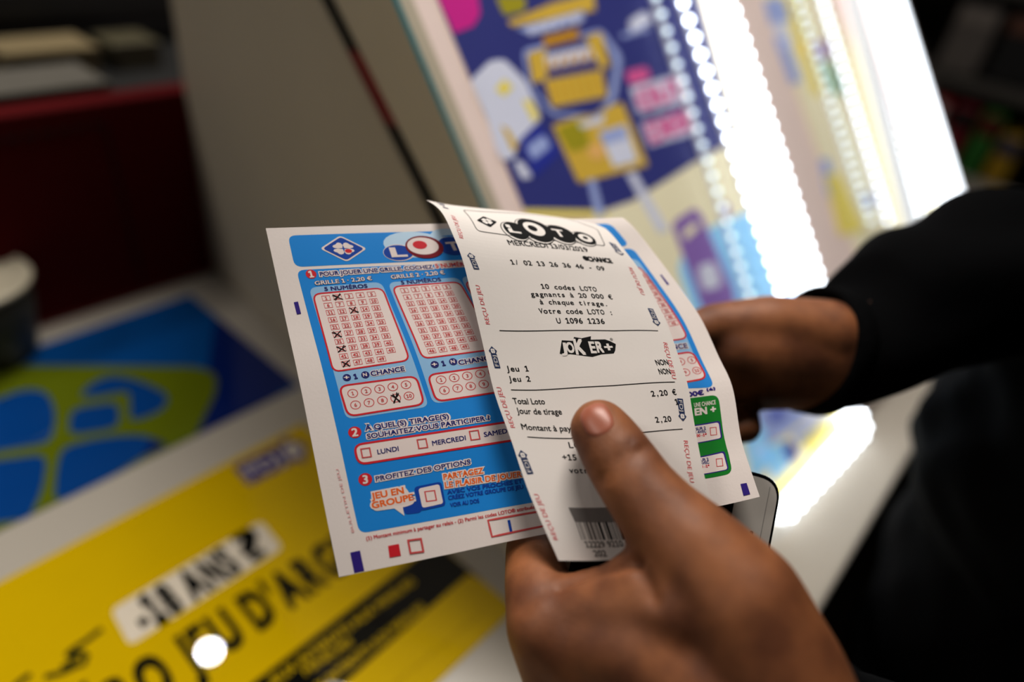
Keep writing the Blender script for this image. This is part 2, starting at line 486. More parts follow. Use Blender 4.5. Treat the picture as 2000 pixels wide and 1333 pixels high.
# pile of grey papers, beige box, tin, black printer
for k in range(4):
    o = from_bm('paper_pad', box_bm((.02 + .004 * (k % 2), YB + .046 + .003 * (k % 3), SZ + .006 * k), (.300 - .005 * (k % 2), YB + .13, SZ + .006 * k + .0055), .001), mat('grey_paper', (88, 84, 76), .8))
    tag(o, ['grey paper pad at the bottom of the pile behind the red partition', 'grey paper pad second from the bottom of the pile behind the red partition', 'grey paper pad second from the top of the pile behind the red partition', 'grey paper pad on top of the pile behind the red partition'][k], 'paper pad', 'grey paper pads')
shelf_box('cardboard_box', .235, .332, YB + .16, .07, .022, mat('cardboard', (96, 84, 58), .8), 'small beige cardboard box on the back shelf before the black printer', 'box', mat('cardboard_lid', (120, 106, 76), .8))
shelf_box('cash_tin', .350, .405, YB + .16, .06, .022, mat('olive_tin', (66, 60, 40), .6), 'small olive tin on the back shelf beside the grey cheek panel', 'tin', mat('olive_lid', (72, 66, 44), .6))
Y3 = YB + .27; xl, xr2, z1 = -.10, .56, SZ + .075
pr = empty('receipt_printer', ((xl + xr2) / 2, Y3 + .1, SZ)); tag(pr, 'large black printer standing on the dark back shelf', 'printer')
from_bm('housing', box_bm((xl, Y3, SZ), (xr2, Y3 + .2, z1), .012), BLACKP, pr)
from_bm('paper_slot', box_bm((xl + .05, Y3 - .003, SZ + .045), (xr2 - .05, Y3 + .002, SZ + .051)), mat('slot_grey', (34, 34, 32), .4), pr)
from_bm('lid', box_bm((xl + .01, Y3 + .01, z1), (xr2 - .01, Y3 + .19, z1 + .012), .004), mat('printer_lid', (20, 19, 17), .5), pr)

# grey coin bowl at the left edge
BH = .085                                # rim height
bp = counter_plane(ZC + BH).P(-72, 552)
bw = empty('coin_bowl', (bp[0], bp[1], ZC)); tag(bw, 'round grey bowl with a pale rim at the left end of the counter', 'bowl')
bm = lathe_bm([(.036, 0), (.041, .001), (.050, .045), (.0545, BH - .002), (.053, BH), (.0505, BH - .003), (.046, .045), (.037, .008), (.0, .007)]); bmesh.ops.translate(bm, verts=bm.verts[:], vec=(bp[0], bp[1], ZC))
from_bm('bowl_body', bm, mat('grey_plastic', (66, 65, 59), .5), bw, True)
bm = lathe_bm([(.0525, BH - .003), (.0560, BH - .003), (.0565, BH), (.0550, BH + .003), (.0535, BH + .0025), (.0522, BH)]); bmesh.ops.translate(bm, verts=bm.verts[:], vec=(bp[0], bp[1], ZC))
from_bm('rim', bm, mat('pale_rim', (186, 178, 158), .35), bw, True)

# ------------------------------------------------------------------ blue sheet with the clover
def gl(name, rgb, **k): return mat(name, rgb, k.pop('rough', .015), var=.03, **k)
MB = gl('mat_blue', (8, 74, 134)); MN = gl('mat_navy', (10, 34, 98)); MG = gl('mat_green', (96, 106, 16)); MB2 = gl('mat_blue_leaf', (9, 66, 128))
ZM = ZC + .0008
sp = counter_plane(ZM)
P = Print(sp, 6e-5)
def z3(pts): return [(x / 3.174, 540 + y / 3.174) for x, y in pts]
q = sp.uv if hasattr(sp, 'uv') else None
uR = .5 * (sp.inv(368.6, 574.7)[0] + sp.inv(576.6, 744.8)[0]); vT = sp.inv(250, 617)[1]; vB = sp.inv(300, 891)[1]
uL = uR - .52
P.poly([(uL, vT), (uR, vT), (uR, vB), (uL, vB)], MB, 1)
def clip(px):
    """keep a design inside the printed blue field"""
    poly = [sp.inv(*p) for p in px]
    for ax, val, sg in ((0, uR, 1), (0, uL, -1), (1, vB, 1), (1, vT, -1)):
        out = []
        for i in range(len(poly)):
            p, r = poly[i - 1], poly[i]; fp, fr = sg * (val - p[ax]), sg * (val - r[ax])
            if (fp >= 0) != (fr >= 0): out.append(p + (r - p) * fp / (fp - fr))
            if fr >= 0: out.append(r)
        poly = out
        if not poly: return poly
    return poly
def add(px, m, layer, r=0):
    c = clip(px)
    if len(c) > 2: P.poly(rounded(c, r) if r else c, m, layer)
add([(425, 590), (600, 735), (370, 880), (395, 800)], MN, 2)
add([(-400, 712), (0, 714)] + z3([(700, 556), (1180, 560), (1270, 575), (1330, 610), (1345, 660), (1330, 740), (1230, 950), (1110, 1250), (900, 1700), (600, 2100), (-600, 2300)]) + [(-500, 1000)], MG, 3)
def leafpoly(px, m, layer=4):
    c = clip(px)
    if len(c) > 2: P.poly(rounded(c, .012, 4), m, layer)
leafpoly(z3([(-500, 1000), (-330, 800), (0, 760), (90, 718), (210, 696), (300, 730), (345, 840), (335, 950), (305, 1032), (0, 1085), (-400, 1150)]), MB2)
leafpoly(z3([(480, 755), (560, 665), (690, 612), (840, 640), (960, 690), (1052, 745), (1010, 830), (890, 880), (808, 895), (806, 705), (640, 742)]), MB2)
leafpoly(z3([(440, 822), (735, 778), (738, 940), (425, 990)]), MB2)
leafpoly(z3([(405, 1060), (560, 1015), (720, 990), (900, 985), (1030, 1045), (900, 1110), (700, 1240), (500, 1500), (330, 1500), (350, 1220), (370, 1110)]), MB2)
leafpoly(z3([(-300, 1180), (0, 1140), (262, 1106), (288, 1160), (262, 1330), (180, 1500), (-200, 1560)]), MB2)
add(z3([(950, 1005), (1040, 1050), (880, 1125)]), MN, 5)
ev = [(uL - .0, vT), (uR + .0, vT), (uR, vB), (uL, vB)]
# the sheet's own thickness
pts = [sp.O + sp.U * u + sp.V * v for u, v in ev]
tv = [tuple(p) for p in pts] + [tuple(p - np.array([0, 0, .0008])) for p in pts]
sheet_faces = [(0, 3, 2, 1), (4, 5, 6, 7), (0, 1, 5, 4), (1, 2, 6, 5), (2, 3, 7, 6), (3, 0, 4, 7)]
o = P.build('counter_mat', extra=(tv, sheet_faces, MB))
tag(o, 'blue counter sheet with a large green clover emblem, left of the play slip', 'sheet')

# ------------------------------------------------------------------ yellow notice
MY = gl('notice_yellow', (192, 162, 6)); MK = gl('notice_black', (20, 20, 18)); MW = gl('notice_box', (206, 196, 180)); MYD = gl('notice_ochre', (168, 140, 6)); MV = gl('notice_violet', (62, 52, 120)); MGD = gl('notice_grey', (60, 56, 20))
MYT = gl('notice_band_text', (186, 158, 12))
P = Print(sp, 6e-5)
uR = sp.inv(948, 1140)[0]; vT = sp.inv(300, 980)[1]; vB = sp.inv(915, 1275)[1]; uL = sp.inv(-60, 1250)[0] - .2
P.poly([(uL, vT), (uR, vT), (uR, vB), (uL, vB)], MY, 1)
def cl(px):
    return [np.array([min(max(c[0], uL), uR), min(max(c[1], vT), vB)]) for c in (sp.inv(*p) for p in px)]
P.poly(cl([(420, 1392), (852, 1060), (950, 1130), (916, 1121), (640, 1364)]), MK, 2)
P.pxpoly([(216, 1192), (510, 1018), (553, 1071), (253, 1263)], MW, 2, r=.006)
T0, T1 = (284, 1238), (522, 1080)
P.text('-18 ANS', T0, (474, 1112), 60, MK, 3, bold=.06, mono=-.07); P.text('?', (496, 1097), (527, 1076.5), 60, MK, 3, bold=.045)
P.text("ZÉRO JEU D'ARGENT", (130, 1493), (780, 1042), 76, MK, 3, bold=.06, mono=-.07)
P.text('JEUX INTERDITS AUX MINEURS', (532, 1344), (812, 1140), 17, MYT, 3, bold=.03)
P.text('MINEURS', (598, 1320), (690, 1258), 15, MYT, 3, bold=.03)
P.text('JEUX INTERDITS AUX MINEURS', (600, 1372), (832, 1190), 17, MYT, 3, bold=.03)
P.text('jeux interdits aux mineurs', (770, 1342), (936, 1206), 9, MYD, 3, bold=.01)
P.fdj((470, 930), (597, 868), 44, MV, MW, 2)
for st in ([(199, 1229), (165, 1255), (138, 1271), (160, 1277), (169, 1283), (164, 1298), (148, 1303), (118, 1316), (87, 1324)], [(130, 1275), (150, 1290), (120, 1305)], [(60, 1318), (40, 1332), (20, 1350)]):
    P.line(P.uv(st), .0042, MGD, 2)
pts = [sp.O + sp.U * u + sp.V * v for u, v in ((uL, vT), (uR, vT), (uR, vB), (uL, vB))]
tv = [tuple(p) for p in pts] + [tuple(p - np.array([0, 0, .0008])) for p in pts]
o = P.build('age_notice', extra=(tv, sheet_faces, MY))
tag(o, 'yellow under-18 gambling notice lying flat on the counter below the play slip', 'notice')

# ------------------------------------------------------------------ display case
dc = empty('display_case', (pB[0], pB[1] + .2, ZC))
tag(dc, 'sloped lit scratch ticket display case with grey side cheek and white light strips', 'display case')
def fuv(px, py): return FACE.inv(px, py)
tu = .5 * (FACE.inv(765, 0) + FACE.inv(930, 390))
uT0, uT1 = FACE.inv(765, 0), FACE.inv(930, 390)
def u_edge(v): return uT0[0] + (uT1[0] - uT0[0]) * (v - uT0[1]) / (uT1[1] - uT0[1])
vtop = uT0[1] - .22; vbot = -.026
uRt, uRb = FACE.inv(1765, 0), FACE.inv(1890, 400)
def u_r(v): return uRt[0] + (uRb[0] - uRt[0]) * (v - uRt[1]) / (uRb[1] - uRt[1])
def F3(u, v, off=0.0): return FACE.O + FACE.U * u + FACE.V * v + FN * off
# backing panel
PK = mat('display_back', (214, 196, 188),   .5, emit=.34, var=.03)  # added glow stands in for diode light falling on the panel
bm = bmesh.new(); prism(bm, [F3(u_edge(vtop), vtop, -.004), F3(u_edge(vbot), vbot, -.004), F3(u_r(vbot), vbot, -.004), F3(u_r(vtop), vtop, -.004)], -FN * .02)
from_bm('back_panel', bm, PK, dc)
# glass front edge strip
bm = bmesh.new(); prism(bm, [F3(u_edge(vtop) - .001, vtop, .002), F3(u_edge(vbot) - .001, vbot, .002), F3(u_edge(vbot) + .0035, vbot, .002), F3(u_edge(vtop) + .0035, vtop, .002)], -FN * .007)
from_bm('glass_edge', bm, TEAL, dc)
# side cheek: vertical board, with the sloped edge strip in front of a dark groove
cx = cheek_X - .001
xf, yf = FACE.P(930, 390)[:2]; xb, yb = COUNTER.P(422, 530)[:2]; ck = (xb - xf) / (yb - yf)
def cX(y): return xf + (y - yf) * ck - .001
def cheek(px, py):
    d = ray(px, py); t = (xf - yf * ck - .001) / (d[0] - ck * d[1]); return CAM + d * t
g0, g1 = cheek(652, 0), cheek(872, 435)
def on_line(A, B, z):
    t = (z - A[2]) / (B[2] - A[2]); return A + (B - A) * t
zt = ZC + .62
front0, front1 = F3(u_edge(vtop), vtop), F3(u_edge(vbot), vbot)
fl = lambda z: on_line(front0, front1, z) - np.array([.001, 0, 0])
gl_ = lambda z: on_line(g0, g1, z)
ztop = front0[2]
def slab(name, pts, m, th=.018):
    bm = bmesh.new(); prism(bm, pts, np.array([th, 0, 0])); return from_bm(name, bm, m, dc)
gz = ZC + .004
sh_ = np.array([0, .019, 0])
slab('side_cheek', [gl_(gz) + sh_, gl_(ztop) + sh_, [cX(YB), YB, ztop], [cX(YB), YB, ZC + .001], [cX(gl_(gz)[1] + .019), gl_(gz)[1] + .019, ZC + .001]], GREY)
slab('edge_strip', [gl_(gz), gl_(ztop), fl(ztop), fl(gz)], CREAM)
bm = bmesh.new(); prism(bm, [gl_(gz) + [.003, 0, 0], gl_(ztop) + [.003, 0, 0], gl_(ztop) + sh_ + [.003, 0, 0], gl_(gz) + sh_ + [.003, 0, 0]], np.array([.002, 0, 0])); from_bm('groove', bm, DARK, dc)
r0, r1 = cheek(700, 105), cheek(745, 235)
bm = bmesh.new(); prism(bm, [gl_(r1[2]) + [.002, 0, 0], gl_(r0[2]) + [.002, 0, 0], gl_(r0[2]) + sh_ + [.002, 0, 0], gl_(r1[2]) + sh_ + [.002, 0, 0]], np.array([.002, 0, 0])); from_bm('red_seal', bm, mat('red_seal', (120, 10, 14), .5), dc)
# far cheek and top so that the case is a solid body from the side
rx = F3(u_r(vtop), vtop); rb = F3(u_r(vbot), vbot)
bm = bmesh.new(); prism(bm, [F3(u_r(vtop), vtop, -.004), F3(u_r(vbot), vbot, -.004), rb + [0, .45, 0], rx + [0, .2, 0]], hdir * .02); from_bm('far_cheek', bm, mat('far_cheek', (150, 138, 132), .5), dc)
bm = bmesh.new(); prism(bm, [F3(u_edge(vtop), vtop, -.004), F3(u_r(vtop), vtop, -.004), rx + [0, .2, 0], np.array([cX(YB), YB, ztop])], np.array([0, 0, .02])); from_bm('top_board', bm, GREY, dc)

# posters in the case
E_ = .28  # slight glow added to all poster colours in place of case lighting
def pc(name, rgb, e=E_): return mat(name, rgb, .45, emit=e, var=.05, scale=30)
NAVY = pc('ad_navy', (58, 62, 124), .3); MAG = pc('ad_magenta', (196, 44, 140)); GOLD = pc('ad_gold', (204, 172, 72)); GOLD2 = pc('ad_gold_deep', (190, 140, 20)); OLIV = pc('ad_olive', (160, 150, 40))  # navy and gold greyed, navy glow raised, to paint in glare haze
PWH = pc('ad_white', (206, 208, 222)); PBL = pc('ad_blue', (50, 60, 150)); PLB = pc('ad_light_blue', (150, 204, 238), .3); PPU = pc('ad_purple', (138, 108, 172), .3); PPK = pc('ad_pink', (206, 96, 150)); CRM = pc('ad_cream', (228, 220, 190)); YEL = pc('ad_yellow', (224, 208, 110)); PGB = pc('ad_grey_blue', (152, 164, 204), .34); ORG = pc('ad_orange', (220, 176, 110)); PGR = pc('ad_green', (90, 150, 120))  # grey-blue kept pale for the same painted haze
FP = face_plane(-.003)
def zz(pts): return [(760 + x / 2.857, y / 2.857) for x, y in pts]
P = Print(FP, 1.2e-4)
def px(pts, m, l=2, r=0.0): P.pxpoly(pts, m, l, r)
px([(838, -40), (1022, 408), (1150, 411), (1243, 640), (1330, 960), (1500, 1020), (1655, 850), (1570, 560), (1380, 0), (1365, -40)], CRM, 1)
px([(838, -40), (1022, 408), (1180, 411), (1236, 392), (1355, 318), (1440, 270), (1355, -40)], NAVY, 2)
px([(1022, 408), (1180, 411), (1190, 425), (1030, 422)], YEL, 2)
px([(842, -30), (930, -30), (938, 28), (924, 52), (887, 66)], MAG, 3)
px(zz([(450, 450), (560, 340), (640, 330), (760, 450), (850, 660), (720, 790), (700, 880), (640, 900), (600, 850), (540, 650)]), PWH, 3, .004)
px(zz([(590, 500), (640, 440), (690, 490), (640, 540)]), YEL, 4)
px(zz([(740, 560), (790, 560), (840, 660), (800, 680)]), YEL, 4)
px(zz([(620, 700), (660, 720), (720, 820), (690, 850)]), GOLD, 4)
px(zz([(690, 900), (740, 900), (800, 990), (740, 1005)]), PWH, 4, .003)
px(zz([(720, 790), (830, 685), (955, 850), (810, 1000)]), PBL, 5, .005)
px(zz([(760, 820), (860, 750), (900, 820), (800, 900)]), PGB, 6, .003)
# big gold game card
px(zz([(590, -20), (760, -20), (760, 60), (640, 90)]), OLIV, 3, .003)
px(zz([(660, 120), (900, 20), (1140, -40), (1150, 60), (680, 150)]), GOLD, 3)
px(zz([(710, 160), (1080, 60), (1090, 110), (790, 200)]), PGB, 4)
P.text('MOTS', zz([(790, 195)])[0], zz([(1070, 125)])[0], 15, PWH, 5, bold=.05)
px(zz([(740, 280), (1180, 160), (1300, 320), (1260, 560), (1170, 660), (910, 650), (780, 490)]), PGB, 3, .006)
px(zz([(760, 300), (1170, 180), (1260, 340), (1220, 560), (1150, 640), (920, 630), (790, 480)]), NAVY, 4, .006)
px(zz([(770, 300), (870, 270), (880, 440), (800, 470)]), GOLD, 5)
px(zz([(1090, 210), (1180, 180), (1230, 370), (1180, 390)]), GOLD, 5)
px(zz([(860, 310), (1130, 250), (1150, 330), (870, 390)]), PWH, 5)
for k in range(5):
    x = 880 + k * 55; px(zz([(x, 330 - k * 12), (x + 22, 326 - k * 12), (x + 28, 395 - k * 12), (x + 4, 400 - k * 12)]), GOLD2, 6)
px(zz([(850, 210), (1050, 160), (1060, 215), (870, 265)]), GOLD2, 5)
px(zz([(862, 450), (1185, 388), (1215, 540), (908, 600)]), GOLD, 5, .002)
for k in range(7):
    x = 890 + k * 45; px(zz([(x, 460 - k * 8.6), (x + 6, 459 - k * 8.6), (x + 36, 575 - k * 8.6), (x + 30, 576 - k * 8.6)]), GOLD2, 6)
px(zz([(905, 700), (1300, 570), (1445, 925), (1055, 1025)]), GOLD, 3, .003)
px(zz([(930, 720), (1080, 660), (1120, 820), (1010, 850)]), OLIV, 4)
px(zz([(1050, 690), (1200, 640), (1190, 690), (1070, 720)]), PWH, 4)
px(zz([(1165, 740), (1315, 695), (1385, 900), (1250, 935)]), PWH, 5)
px(zz([(1170, 745), (1310, 702), (1330, 770), (1195, 810)]), PGB, 6)
px(zz([(1090, 820), (1180, 790), (1210, 880), (1130, 900)]), ORG, 5, .006)
px(zz([(1105, 1005), (1145, 1000), (1200, 1200), (1150, 1210)]), PGB, 4)
px(zz([(1320, 970), (1370, 960), (1560, 1290), (1500, 1300)]), PWH, 4)
for A, B_, C, D, t in (((1340, 490), (1640, 405), (1690, 560), (1390, 640), 'OUT'), ((1400, 690), (1680, 600), (1720, 740), (1450, 820), 'DES')):
    px(zz([A, B_, C, D]), PWH, 3, .002)
    P.text(t, zz([(D[0] + 15, D[1] - 25)])[0], zz([(C[0] - 40, C[1] - 30)])[0], 34, PPK, 4, bold=.08)
px(zz([(1310, 400), (1440, 370), (1460, 440), (1340, 480)]), PPK, 3, .006)
px(zz([(1330, 120), (1420, 60), (1480, 110), (1350, 190)]), PWH, 3, .006)
px(zz([(1290, 190), (1440, 150), (1450, 170), (1300, 215)]), PGB, 3)
# lower half: purple bottle on light blue
px([(1322, 520), (1345, 480), (1395, 440), (1500, 400), (1570, 600), (1620, 780), (1500, 860), (1380, 700)], PLB, 2, .01)
px([(1312, 440), (1322, 428), (1358, 405), (1372, 425), (1390, 470), (1430, 560), (1440, 600), (1372, 606), (1330, 490)], PPU, 3, .006)
px([(1330, 455), (1358, 432), (1364, 446), (1338, 470)], CRM, 4, .003)
px([(1360, 520), (1395, 510), (1410, 560), (1372, 570)], PWH, 4, .008)
px([(1408, 395), (1424, 400), (1424, 426), (1412, 420)], PPU, 3)
for pts, m in (([(1470, 795), (1560, 780), (1580, 815), (1500, 870)], PGB), ([(1495, 800), (1530, 795), (1540, 820), (1505, 830)], PBL), ([(1560, 800), (1600, 790), (1615, 820), (1575, 835)], PWH), ([(1490, 880), (1530, 860), (1545, 905), (1510, 940)], PLB), ([(1560, 860), (1640, 800), (1660, 830), (1590, 900)], YEL), ([(1500, 960), (1580, 890), (1600, 910), (1520, 990)], YEL), ([(1545, 845), (1590, 825), (1600, 850), (1560, 875)], PGB), ([(1525, 870), (1545, 860), (1560, 895), (1540, 905)], PBL), ([(1600, 790), (1640, 785), (1650, 805), (1612, 822)], PGB), ([(1450, 850), (1490, 830), (1510, 900), (1470, 940)], PLB), ([(1470, 870), (1488, 862), (1496, 890), (1480, 900)], PWH)):
    px(pts, m, 3, .003)
o = P.build('advert_poster', dc); o['label'] = 'navy poster with gold game cards behind the first bay'
P = Print(FP, 1.2e-4)
px([(1482, -30), (1600, -30), (1860, 440), (1872, 520), (1730, 620), (1640, 420)], CRM, 1)
for pts, m in (([(1490, 0), (1530, -5), (1545, 40), (1505, 50)], PGB), ([(1530, -10), (1560, -10), (1590, 100), (1560, 110)], YEL), ([(1505, 40), (1530, 40), (1550, 90), (1525, 100)], PWH), ([(1510, 70), (1535, 75), (1565, 160), (1545, 165)], PGB), ([(1555, 80), (1575, 80), (1610, 180), (1590, 190)], YEL), ([(1590, 80), (1610, 80), (1620, 110), (1600, 120)], PPU), ([(1600, 120), (1620, 120), (1650, 190), (1625, 180)], PGR), ([(1610, 340), (1640, 340), (1690, 450), (1640, 460)], YEL), ([(1600, 310), (1620, 310), (1630, 390), (1615, 380)], PGB), ([(1670, 390), (1700, 375), (1710, 400), (1690, 410)], PGB)):
    px(pts, m, 2, .003)
o = P.build('advert_poster', dc); o['label'] = 'pale yellow and blue poster behind the far bay'

# light strips: acrylic channels, rows of diodes, and two rows imitating their reflections
BAR = mat('light_bar', (255, 255, 255), .4, emit=3.2, ecol=(240, 247, 255), var=0)
LEDM = mat('diode_and_reflection', (255, 255, 255), .3, emit=9, ecol=(235, 245, 255), var=0)
LEDF = mat('diode_and_reflection_dim', (220, 235, 235), .3, emit=1.8, ecol=(215, 232, 235), var=0)
def bar(pxs, off=.010, th=.008, m=BAR):
    bm = bmesh.new(); pl = face_plane(off)
    prism(bm, [pl.P(*p) for p in pxs], -pl.N * th); return from_bm('light_bar', bm, m, dc)
bar([(1392, -40), (1412, -40), (1600, 580), (1692, 846), (1664, 850), (1566, 580)])
bar([(1660, 846), (1693, 848), (1533, 1020), (1512, 1012)])
bar([(1704, -40), (1752, -40), (1893, 420), (1910, 485), (1862, 485), (1842, 420)])
bar([(1652, -40), (1672, -40), (1800, 440), (1842, 560), (1816, 560), (1775, 440)], m=mat('light_bar_soft', (255, 255, 255), .4, emit=.4, ecol=(240, 247, 255), var=0))
def led_row(pts, n, r, m, label):
    """pixels of the row's ends (bent in the middle), n diodes"""
    pl = face_plane(.004)
    E3 = [pl.P(*p) for p in pts]
    bm = bmesh.new(); A, B = E3[0], E3[-1]
    w = hdir * .0022
    prism(bm, [A - w, B - w, B + w, A + w], -FN * .003)
    strip = from_bm('led_strip', bm, mat('strip_clear', (214, 214, 220), .3, emit=.25), dc); strip['label'] = label
    bm = bmesh.new(); bmesh.ops.create_icosphere(bm, subdivisions=2, radius=r)
    me = bpy.data.meshes.new('diode'); bm.to_mesh(me); bm.free(); me.materials.append(m)
    for p_ in me.polygons: p_.use_smooth = True
    for k in range(n):
        o = bpy.data.objects.new('diode', me); COL.objects.link(o); o.parent = strip
        o.location = A + (B - A) * (k + .5) / n + FN * .002
led_row([(1274, -20), (1475, 620)], 21, .0026, LEDF, 'dim reflection of the diodes over the poster')  # reflection in the acrylic, built as faintly glowing beads
led_row([(1325, -10), (1535, 610)], 20, .0029, LEDM, 'bright reflection of the diodes over the poster')  # second reflection of the strip, also modelled as glowing beads
led_row([(1418, -20), (1692, 845)], 34, .0030, LEDM, 'bright diode row along the first bay edge')
led_row([(1548, -20), (1700, 440)], 22, .0026, LEDF, 'dim diode row in the far bay')
led_row([(1597, -20), (1735, 440)], 22, .0029, mat('diode_lens_mid', (240, 245, 255), .3, emit=4, ecol=(235, 245, 255), var=0), 'middle diode row in the far bay')
led_row([(1664, -20), (1800, 440)], 22, .0030, mat('diode_lens_mid2', (240, 245, 255), .3, emit=6, ecol=(235, 245, 255), var=0), 'bright diode row in the far bay')
led_row([(1690, 846), (1532, 1018)], 10, .0030, LEDM, 'bright diode row along the bottom edge')

# ------------------------------------------------------------------ dim shop shelf at the far right
def at(px_, py_, d): return W(px_, py_, d)
sp0 = at(1930, 60, 1.55)
sx = sp0[0]
rs = empty('goods_rack', (sx + .2, sp0[1] + .2, 0)); tag(rs, 'dark goods rack in the gloom beyond the display case', 'rack')
rackm = mat('rack_dark', (92, 87, 80), .7)
def rayY(px_, py_, Y): return CAM + ray(px_, py_) * (Y / ray(px_, py_)[1])
def rayX(px_, py_, X): return CAM + ray(px_, py_) * (X / ray(px_, py_)[0])
RX = 2.05                                                   # the rack's face, a plane across the view
from_bm('back_board', box_bm((RX + .42, -.5, 0), (RX + .45, 1.6, 2.2)), rackm, rs)
zs = [rayX(1950, 400, RX)[2], rayX(1950, 165, RX)[2], rayX(1950, -40, RX)[2]]
for z in zs: from_bm('shelf_board', box_bm((RX - .02, -.5, z - .03), (RX + .42, 1.6, z), .004), rackm, rs)
from_bm('upright', box_bm((RX - .02, 1.57, 0), (RX + .42, 1.6, 2.2)), rackm, rs)
from_bm('upright', box_bm((RX - .02, -.5, 0), (RX + .42, -.47, 2.2)), rackm, rs)
def good(name, pl, pr_, z, hgt, m, label, cat, mlid):
    y1, y0 = rayX(pl, 200, RX)[1], rayX(pr_, 200, RX)[1]
    hgt = min(hgt, .92 * (zs[zs.index(z) + 1] - z) - .04); z = z + .001; y0 += .003; y1 -= .003
    t = empty(name, (RX + .1, (y0 + y1) / 2, z)); tag(t, label, cat, None)
    from_bm('carton', box_bm((RX, y0, z), (RX + .18, y1, z + hgt), .006), m, t)
    from_bm('flap', box_bm((RX - .004, y0 + .004, z + hgt * .72), (RX, y1 - .004, z + hgt * .95), .001), mlid, t)
gm = lambda n, c: mat(n, c, .5)
good('red_box', 1800, 1862, zs[0], .30, gm('box_red', (226, 26, 40)), 'red carton on the dark rack, next to the display case edge', 'box', gm('flap_pale', (220, 200, 196)))
good('crimson_box', 1866, 1925, zs[0], .20, gm('box_crimson', (170, 34, 54)), 'crimson carton on the dark rack between red and green cartons', 'box', gm('flap_dark', (40, 30, 30)))
good('green_packet', 1930, 1985, zs[0], .26, gm('box_green', (70, 150, 62)), 'green packet on the dark rack beside the crimson carton', 'packet', gm('flap_red', (120, 30, 20)))
good('yellow_packet', 1990, 2050, zs[0], .16, gm('box_ochre', (214, 172, 44)), 'ochre packet at the right end of the dark rack', 'packet', gm('flap_blue', (60, 70, 110)))
good('grey_box', 1790, 1880, zs[1], .16, gm('box_grey', (120, 112, 106)), 'grey carton on the upper rack shelf by the light strip', 'box', gm('flap_grey', (150, 140, 132)))
good('black_box', 1890, 2010, zs[1], .20, gm('box_black', (22, 20, 20)), 'black carton on the upper rack shelf at the right', 'box', gm('flap_brown', (120, 76, 56)))

# ------------------------------------------------------------------ play slip
PAPER = mat('slip_paper', (226, 216, 210), .55, var=.02, scale=60, bump=.03, bscale=900, spec=.3)
SB = mat('slip_blue', (36, 140, 214), .4, var=.03); SLB = mat('slip_pale_blue', (150, 190, 222), .4, var=.03); SW = mat('slip_white', (228, 214, 208), .5, var=.02)
SR = mat('slip_red', (206, 40, 52), .45); SRL = mat('slip_red_line', (206, 84, 84), .45); SN = mat('slip_navy', (38, 38, 112), .45); SO = mat('slip_orange', (232, 110, 36), .45)
SG = mat('slip_green', (24, 130, 44), .4); SDB = mat('slip_dark_blue', (24, 74, 164), .4); INK = mat('pen_ink', (24, 18, 20), .4); SMAR = mat('slip_maroon', (128, 26, 40), .35); SP = mat('slip_purple', (58, 40, 130), .4); SGL = mat('slip_glow', (190, 214, 232), .45)
SPK = mat('slip_pink', (226, 170, 168), .5)

sl_top = [W(519, 446, .263), W(700, 440.5, .271), W(875, 436.5, .279), W(1050, 430, .289), W(1216, 425, .300)]
sl_lef = [W(519, 446, .263), W(555, 612, .257), W(588, 762, .2505), W(636, 1003, .242), W(662, 1128, .238)]
sl_bot = [W(662, 1128, .238), W(860, 1087, .241), W(1059, 1045, .246), W(1290, 1005, .2505), W(1396, 991, .252), W(1484, 971, .2535)]
sl_rig = [W(1216, 425, .300), W(1235, 440, .2985), W(1274.5, 490, .295), W(1315, 544, .290), W(1367, 618, .283), W(1405, 700, .2755), W(1431, 756, .270), W(1447, 856, .2625), W(1463.6, 910, .258), W(1484, 971, .2535)]
S = Sheet(sl_top, sl_bot, sl_lef, sl_rig, .152, .136)
P = Print(S)
px = lambda pts, m, l=2, r=0.0, small=False: P.pxpoly(pts, m, l, r, small)
def zs1(*p): return [(500 + x / 3.702, 420 + y / 3.702) for x, y in p]
def zs2(*p): return [(560 + x / 3.508, 760 + y / 3.508) for x, y in p]
mm = .001
# blue fields
px([(562, 460.5), (881, 451), (1050, 443), (1191, 437), (1229, 480), (1080, 496), (900, 508), (575.6, 522)], SB, 1, .003)
px([(579, 528), (900, 514), (1080, 501), (1236, 485), (1395, 757), (1346, 759), (1150, 800), (1080, 870), (1100, 968), (1042, 982), (702, 1043)], SB, 1, [.003, 0, 0, .003, .003, 0, 0, 0, 0, 0, .003])
perp = lambda v, e: abs(v[0] * e[1] - v[1] * e[0]) / np.linalg.norm(e)
# header glow, clover, balls
for k, (c, rx_, ry_) in enumerate((((812, 478), 62, 24), ((880, 470), 40, 22))):
    o1 = S.inv(*c); ex = S.inv(c[0] + rx_, c[1]) - o1; ey = np.linalg.norm(S.inv(c[0], c[1] - ry_) - o1)
    P.disc(o1, np.linalg.norm(ex), SGL, 2, ry=ey, ax=ex)
c = S.inv(671, 486); P.clover_diamond(c, S.inv(711, 486) - c, S.inv(665, 463.5) - c, SDB, SW, 3, accent=SR, border=SW)
def ball(cx_, cy_, rx_, ry_, m, layer, inner=None):
    o1 = S.inv(cx_, cy_); ex = S.inv(cx_ + rx_, cy_ - rx_ * .06) - o1; ey = perp(S.inv(cx_, cy_ - ry_) - o1, ex)
    P.disc(o1, np.linalg.norm(ex), m, layer, ry=ey, ax=ex, seg=32)
ball(779, 494, 30, 16.5, SW, 3); ball(778, 494, 28, 15, SDB, 4); P.text('L', (768, 502), (794, 501), 17, SW, 6, bold=.06)
ball(884, 481, 28, 18, SDB, 4); P.text('T', (878, 490), (900, 488), 16, SW, 6, bold=.05)
ball(829, 483, 36, 22, SMAR, 6); ball(826, 481, 30, 17, SW, 7); ball(820, 479, 13.5, 8, SR, 8)
